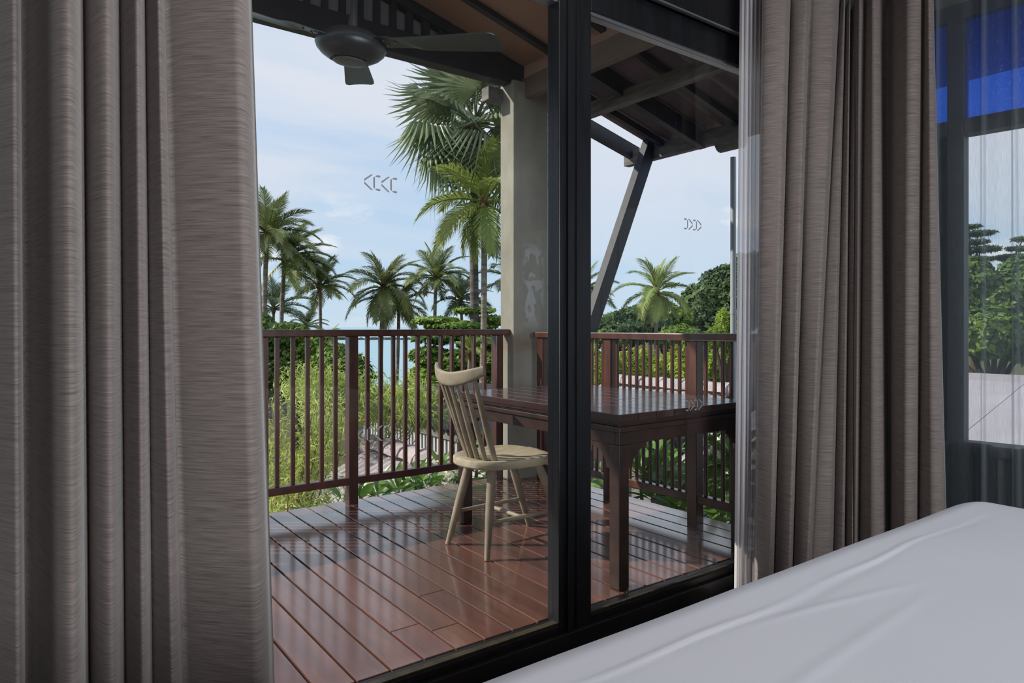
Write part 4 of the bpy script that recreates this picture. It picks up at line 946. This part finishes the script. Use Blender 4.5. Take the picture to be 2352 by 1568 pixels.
# ------------------------------------------------------------------ feathery bamboo in front of the roofs
def bamboo(name, label, base, stems, n, seed, leafl=.075, cat='bamboo', smin=.45):
    b = Vector(base); t = thing(name, b, label, cat); rs = np.random.default_rng(seed); rg = random.Random(seed); P = []; mb = MB()
    for (e, spread, k) in stems:
        e = Vector(e); m1 = b.lerp(e, .55)+Vector((0, 0, .35)); c = []
        for i in range(9):
            s = i/8; c.append(b*(1-s)**2+m1*2*s*(1-s)+e*s*s)
        mb.tube(c, [.009*(1-s/9)+.002 for s in range(9)], 5)
        for q in range(k):
            s = rg.uniform(smin, 1.0); x = s*8; i = min(7, int(x)); p = c[i].lerp(c[i+1], x-i)
            tw = Vector((rg.gauss(0, 1), rg.gauss(0, 1), rg.gauss(.1, .7)))*spread*rg.random(); tip = p+tw
            if q % 3 == 0: mb.tube([p, p.lerp(tip, .5)+Vector((0,0,.03)), tip], [.0032,.0024,.0012], 3)
            for _ in range(n): P.append(tip+Vector((rg.gauss(0,1), rg.gauss(0,1), rg.gauss(0,1)))*.05)
    mb.build('stem', M['culm'], t, smooth=60)
    P = np.array([tuple(p) for p in P])-np.array(b); m = len(P)
    d = rs.normal(size=(m, 3))*.75+np.array([.25, -.1, -.15]); d /= np.linalg.norm(d, axis=1)[:, None]
    sd = np.cross(d, rs.normal(size=(m, 3))); sd /= np.linalg.norm(sd, axis=1)[:, None]; L_ = leafl*rs.uniform(.6, 1.3, (m, 1)); W_ = L_*.085
    V = np.stack([P, P+d*L_*.4+sd*W_, P+d*L_+np.array([0,0,-1])*L_*.25, P+d*L_*.4-sd*W_], 1); k = int(m*.95)
    for nm, vv, mt in (('foliage', V[:k], M['bamboo']), ('dry_leaves', V[k:], M['bamboo_dry'])):
        o = bpy.data.objects.new(nm, quads_mesh(nm, vv, mt)); C.objects.link(o); o.parent = t; o['kind'] = 'stuff'
    return t
rg = random.Random(11); st = []
for i in range(22): st.append((at(rg.uniform(600, 760), rg.uniform(905, 1110), rg.uniform(5.6, 6.6)), .17, 28))
for i in range(10): st.append((at(rg.uniform(735, 790), rg.uniform(890, 960), rg.uniform(5.8, 6.6)), .17, 24))
for i in range(9): st.append((at(rg.uniform(605, 700), rg.uniform(1120, 1160), rg.uniform(5.0, 5.5)), .15, 20))
bp_ = at(640, 1250, 5.9); bp_.z = -2.0
bamboo('bamboo_clump', 'feathery bamboo foliage in front of the pale roof at left', bp_, st, 5, 3, .085)
st = []
for i in range(22): st.append((at(rg.uniform(770, 1010), rg.uniform(888, 930), rg.uniform(7.6, 8.6)), .22, 26))
for i in range(14): st.append((at(rg.uniform(620, 860), rg.uniform(855, 905), rg.uniform(7.6, 8.6)), .20, 26))
bp_ = at(740, 1000, 8.2); bp_.z = -2.6
bamboo('bamboo_clump', 'light green bamboo fringe spreading above the dark shed roofs', bp_, st, 9, 5, .10, smin=.90)

# ------------------------------------------------------------------ frangipani plants round the deck
def big_leaf_mesh(seed):
    rg = random.Random(seed); mb = MB(); n = 9; L_ = 1.0; vs = []; fs = []
    for i in range(n+1):
        s = i/n; w = .155*math.sin(PI*min(1, s*1.0)**.8)**.75*(1 if s < .98 else .2) if 0 < s else .012
        w = max(w, .008); z = -.22*s*s+.05*s; x = .16+s*L_
        vs += [(x, -w, z+w*.35), (x, 0, z), (x, w, z+w*.35)]
    for i in range(n): a = i*3; fs += [(a, a+3, a+4, a+1), (a+1, a+4, a+5, a+2)]
    mb.add(vs, fs); mb.tube([(0,0,0), (.16,0,.0)], [.012,.010], 4)
    me = mb.mesh('leaf', M['frangi'], 80, fix=False)
    return me
BL = [big_leaf_mesh(i) for i in range(2)]
MR = MB().tube([(.05,0,.004), (.5,0,-.012), (1.12,0,-.165)], [.011,.009,.003], 4).mesh('midrib', M['frangi_mid'], 80)
def petal_mesh():
    mb = MB()
    for k in range(5):
        a = k*2*PI/5; c, s = math.cos(a), math.sin(a)
        P = lambda x, y, z: (x*c-y*s, x*s+y*c, z)
        mb.add([P(0,0,0), P(.5,-.28,.25), P(1,-.1,.2), P(.8,.28,.12)], [(0,1,2,3)])
    return mb.mesh('flower', M['petal'], None, fix=False)
FLW = petal_mesh()
def frangipani(label, rosettes, base, seed, ll=.26, flowers=None, group='frangipani plants below the deck'):
    """rosettes: tip points; leaves radiate from each"""
    rg = random.Random(seed); b = Vector(base); t = thing('frangipani_plant', b, label, 'plant', group); mb = MB()
    for ri, (p, nl, tilt) in enumerate(rosettes):
        p = Vector(p); m_ = b.lerp(p, .6)+Vector((rg.uniform(-.05,.05), rg.uniform(-.05,.05), -.05)); mb.tube([b, m_, p], [.022,.018,.013], 6)
        for i in range(nl):
            az = i*2.39996+rg.uniform(-.2,.2); el = math.radians(66-78*(i+.5)/nl+rg.uniform(-8,8)); s = ll*rg.uniform(.75, 1.12)
            Mx = Matrix.Translation(p-b+Vector((0,0,-.05*i/nl))) @ Matrix.Rotation(az, 4, 'Z') @ Matrix.Rotation(-el, 4, 'Y') @ Matrix.Rotation(rg.uniform(-.5,.5), 4, 'X') @ Matrix.Scale(s, 4)
            lf = inst('leaf', BL[i % 2], t, Mx)
    mb.build('stem', M['stem'], t, smooth=60)
    for p in flowers or []:
        p = Vector(p)
        for i in range(16):
            q = p+Vector((rg.gauss(0,.055), rg.gauss(0,.055), rg.gauss(0,.045)))
            inst('flower', FLW, t, Matrix.Translation(q-b) @ Matrix.Rotation(rg.random()*6, 4, 'Z') @ Matrix.Rotation(rg.uniform(-.2,1.3), 4, 'Y') @ Matrix.Scale(rg.uniform(.030,.042), 4))
    return t
def below(p, z): return Vector((p.x, p.y, z))
a = at(800, 1140, 4.62)
frangipani('broad-leaved plant at the foot of the middle railing post', [(at(825,1150,4.75), 12, 0), (at(790,1150,4.9), 6, 0), (at(868,1138,4.9), 12, 0)], below(at(820, 1170, 4.85), -1.5), 1, .21)
frangipani('broad-leaved plant with long leaves under the middle of the left railing', [(at(915,1128,5.0), 13, 0), (at(955,1112,5.15), 12, 0), (at(985,1120,5.05), 10, 0)], below(at(950, 1150, 5.1), -1.5), 2, .21)
frangipani('broad-leaved plant with white flowers beside the chair back', [(at(1015,1078,5.3), 10, 0), (at(1050,1105,5.1), 9, 0), (at(1095,1080,5.25), 11, 0), (at(1128,1020,5.5), 9, 0)], below(at(1050, 1150, 5.3), -1.5), 3, .22, flowers=[at(1022,1092,4.98), at(1036,1080,5.0), at(1010,1085,5.05)])
frangipani('sunlit broad-leaved plant under the table behind the right railing', [(at(1470,1080,5.3), 12, 0), (at(1510,1050,5.5), 12, 0), (at(1545,1090,5.3), 12, 0), (at(1500,1120,5.1), 10, 0), (at(1400,1105,5.6), 9, 0)], below(at(1500, 1200, 5.4), -2.0), 4, .30)
frangipani('broad-leaved plant with a white flower between the railing post and the sheer', [(at(1630,1070,4.9), 12, 0), (at(1655,1000,5.0), 12, 0), (at(1680,1050,4.8), 12, 0), (at(1640,1130,4.7), 10, 0), (at(1690,1110,4.7), 10, 0)], below(at(1660, 1200, 4.9), -2.0), 5, .30, flowers=[at(1629,1033,4.75)])
frangipani('low grassy-leaved plant at the deck edge below the right railing', [(at(1560,1160,4.75), 12, 0), (at(1610,1180,4.5), 11, 0), (at(1665,1190,4.35), 12, 0), (at(1500,1140,5.0), 10, 0), (at(1390,1120,5.3), 9, 0)], below(at(1580, 1230, 4.8), -1.8), 6, .26)

# ------------------------------------------------------------------ neighbouring roofs
def corr_roof(parent, x_r, z_r, x_e, slope, y0, y1, rows, name='roof_sheet', pitch=.115, amp=.020, mat=None, wob=.006, seed=0):
    """sheets falling from a ridge at x_r towards x_e; corrugations run down the slope"""
    rg = random.Random(seed); L_ = abs(x_e-x_r); sg = 1 if x_e > x_r else -1
    ncol = max(1, round((y1-y0)/.92)); w = (y1-y0)/ncol
    for c in range(ncol):
        for r in range(rows):
            a = L_*r/rows-.03*(r > 0); b = L_*(r+1)/rows+.04; dz = .018*(rows-1-r) if False else .016*r
            per = 6; nw = max(2, round(w/pitch)); n = nw*per+1; jit = rg.uniform(-wob, wob); vs = []; fs = []
            for k, t in ((0, a), (1, b)):
                for i in range(n):
                    s = i/(n-1); vs.append((x_r+sg*t, y0+c*w+s*(w+.04)-.02, z_r-slope*t-dz*.5+jit*(2*s-1)+amp*math.sin(2*PI*nw*s)+(.012 if k else 0)*(r < rows-1)))
            for i in range(n-1): fs.append((i, i+1, n+i+1, n+i))
            MB().add(vs, fs).build(name, mat or M['rooftile'], parent, smooth=80, fix=False)
def ridge_caps(parent, x, z, y0, y1, rad=.11, seed=0, step=.34):
    rg = random.Random(seed); y = y0
    while y < y1-.05:
        l = min(step, y1-y); mb = MB(); n = 9; vs = []
        for k, (yy, rr) in enumerate(((y-.03, rad*1.08), (y+l*.5, rad*rg.uniform(.92, 1.1)), (y+l, rad*.94))):
            for i in range(n): a = PI*i/(n-1); vs.append((x+rr*1.25*math.cos(a)+rg.uniform(-.006,.006), yy, z-.045+rr*math.sin(a)+rg.uniform(-.008,.008)))
        fs = [(k*n+i, k*n+i+1, (k+1)*n+i+1, (k+1)*n+i) for k in range(2) for i in range(n-1)]
        fs += [tuple(range(n-1, -1, -1))]
        mb.add(vs, fs).build('ridge_tile', M['ridge'], parent, smooth=50, fix=False); y += l
h = thing('tiled_house', (2.8, 6.3, GZ), 'house with a pale corrugated roof just beyond the left railing', 'house')
corr_roof(h, 3.49, -.32, 1.90, .453, 4.9, 7.4, 2, seed=1); corr_roof(h, 3.49, -.32, 5.0, .453, 4.9, 7.4, 2, seed=2)
ridge_caps(h, 3.49, -.27, 4.9, 7.42, .12, 1)
MB().bar((3.49, 7.43, -.45), (1.90, 7.43, -.45-.453*1.59), .05, .17).bar((3.49, 7.43, -.45), (5.0, 7.43, -.45-.453*1.51), .05, .17).build('barge_board', M['barge'], h)
MB().box(2.1, 5.2, GZ, 4.8, 7.2, -1.15).build('wall', M['housewall'], h)
MB().lathe([(.001,-.10),(.13,-.10),(.13,.08),(.001,.08)], 16, Matrix.Translation((3.49, 7.45, -.33)) @ Matrix.Rotation(PI/2, 4, 'X')).build('ridge_end', M['ridge'], h, smooth=40)
# pale roof behind the bamboo
h = thing('tiled_house', (-.5, 9.3, GZ), 'house with a wide pale roof showing through the bamboo', 'house')
for c in range(6):
    for r in range(3):
        x0 = -3.2+c*.835; t0 = r*1.1; vs = []; n = 43
        for k, t in ((0, t0), (1, t0+1.14)):
            for i in range(n): s = i/(n-1); vs.append((x0+s*.86, 11-t, -.25-.22*t-.008*r+.018*math.sin(2*PI*7*s)+(.012 if k else 0)))
        MB().add(vs, [(i, i+1, n+i+1, n+i) for i in range(n-1)]).build('roof_sheet', M['rooftile'], h, smooth=80, fix=False)
MB().box(-3.0, 8.0, GZ, 1.6, 11.0, -1.02).build('wall', M['housewall'], h)
# two dark sheds with striped sheet walls
def shed(label, p0, d, length, depth_dir, depth, z, stripe_h, seed, n):
    """eave line from p0 along d; roof rises away along depth_dir"""
    p0 = Vector(p0); d = Vector(d).normalized(); q = Vector(depth_dir).normalized(); t = thing('shed', (p0.x, p0.y, GZ), label, 'shed')
    def pt(s, b, zz): v = p0+d*s+q*b; return (v.x, v.y, zz)
    def slab(n_, s0, s1, b0, b1, z0, z1, mat, rise=0):
        vs = [pt(s0,b0,z0), pt(s1,b0,z0), pt(s1,b1,z0+rise), pt(s0,b1,z0+rise), pt(s0,b0,z1), pt(s1,b0,z1), pt(s1,b1,z1+rise), pt(s0,b1,z1+rise)]
        return MB().add(vs, [(3,2,1,0),(4,5,6,7),(0,1,5,4),(1,2,6,5),(2,3,7,6),(3,0,4,7)]).build(n_, mat, t)
    nw = int(length/.12); m = nw*6+1; vs = []
    for k, b in ((0, -.12), (1, depth)):
        for i in range(m): s = i/(m-1); vs.append(pt(s*length, b, z+.05+.022*math.sin(2*PI*nw*s)+(-.06 if k else 0)))
    MB().add(vs, [(i, i+1, m+i+1, m+i) for i in range(m-1)]).build('roof_sheet', M['barge'], t, smooth=80, fix=False)
    slab('fascia', 0, length, -.04, 0, z-.09, z+.01, M['greyboard'])
    slab('wall', .05, length-.05, .03, depth-.1, GZ, z-.06, M['housewall'])
    mb = MB()
    for i in range(n):
        s = length*(i+.25)/n; w = length/n*.45
        vs = [pt(s,-.005,z-.09-stripe_h), pt(s+w,-.005,z-.09-stripe_h), pt(s+w,.029,z-.09-stripe_h), pt(s,.029,z-.09-stripe_h), pt(s,-.005,z-.09), pt(s+w,-.005,z-.09), pt(s+w,.029,z-.09), pt(s,.029,z-.09)]
        mb.add(vs, [(3,2,1,0),(4,5,6,7),(0,1,5,4),(1,2,6,5),(2,3,7,6),(3,0,4,7)])
    mb.build('wall_stripes', M['whitestrip'], t, kind='stuff')
    slab('lower_rail', 0, length, -.03, .02, z-.15-stripe_h, z-.09-stripe_h, M['greyboard'])
    return t
shed('low dark shed with a striped sheet wall behind the pale ridge', (4.69, 10.4, 0), (0, -1, 0), 3.2, (1, 0, 0), 2.2, -.31, .26, 1, 34)
shed('farther dark shed with a wavy black roof edge behind the chair back', (6.6, 12.6, 0), (1, 0, 0), 3.4, (0, 1, 0), 2.5, -.40, .30, 2, 36)
# house behind the right railing
h = thing('tiled_house', (6.5, 5.4, GZ), 'house with a pale corrugated roof behind the right railing', 'house')
corr_roof(h, 6.88, .30, 5.90, .40, 4.95, 7.0, 2, seed=5); corr_roof(h, 6.88, .30, 7.9, .40, 4.95, 7.0, 2, seed=6)
ridge_caps(h, 6.88, .35, 4.95, 7.0, .11, 4)
MB().bar((6.88, 4.92, .22), (5.90, 4.92, .22-.40*.98), .05, .15).bar((6.88, 4.92, .22), (7.9, 4.92, .22-.40*1.02), .05, .15).build('barge_board', M['barge'], h)
MB().lathe([(.001,-.07),(.10,-.07),(.10,.07),(.001,.07)], 16, Matrix.Translation((6.88, 4.90, .32)) @ Matrix.Rotation(PI/2, 4, 'X')).build('ridge_end', M['ridge'], h, smooth=40)
corr_roof(h, 6.95, .10, 5.75, .40, 2.9, 4.85, 2, name='lower_roof_sheet', seed=7)
MB().box(6.15, 3.0, GZ, 7.8, 6.9, -.22).build('wall', M['housewall'], h)
MB().box(6.08, 4.6, -1.6, 6.15, 5.0, -.40).build('shutter', M['bluestuff'], h, label='blue shutter')
MB().box(6.06, 5.3, -1.6, 6.15, 5.75, -.35).build('wall_panel', M['greyboard'], h); MB().box(6.06, 4.05, -1.7, 6.15, 4.5, -.35).build('wall_panel', M['greyboard'], h)
# smooth grey roof seen through the corner window
h = thing('grey_roofed_house', (8.5, 1.5, GZ), 'house with a plain grey roof beyond the corner window', 'house')
for i in range(8):
    y0 = -2.6+i*.8
    MB().add([(6.0, y0+.004, -.62), (6.0, y0+.796, -.62), (10.2, y0+.796, .40), (10.2, y0+.004, .40), (6.0, y0+.004, -.66), (6.0, y0+.796, -.66), (10.2, y0+.796, .36), (10.2, y0+.004, .36)],
             [(0,1,2,3),(7,6,5,4),(0,4,5,1),(1,5,6,2),(2,6,7,3),(3,7,4,0)]).build('roof_panel', M['greyroof'], h)
MB().box(10.15, -2.6, .36, 10.45, 3.8, .46).build('ridge_cap', M['greyroof'], h)
MB().bar((6.1, 1.9, -.55), (8.2, 1.55, -.04), .16, .06).build('shadow_strip', M['greyboard'], h)  # darker bar standing in for a diagonal shadow across the roof
MB().box(6.4, -2.4, GZ, 10.1, 3.6, -.68).build('wall', M['housewall'], h)
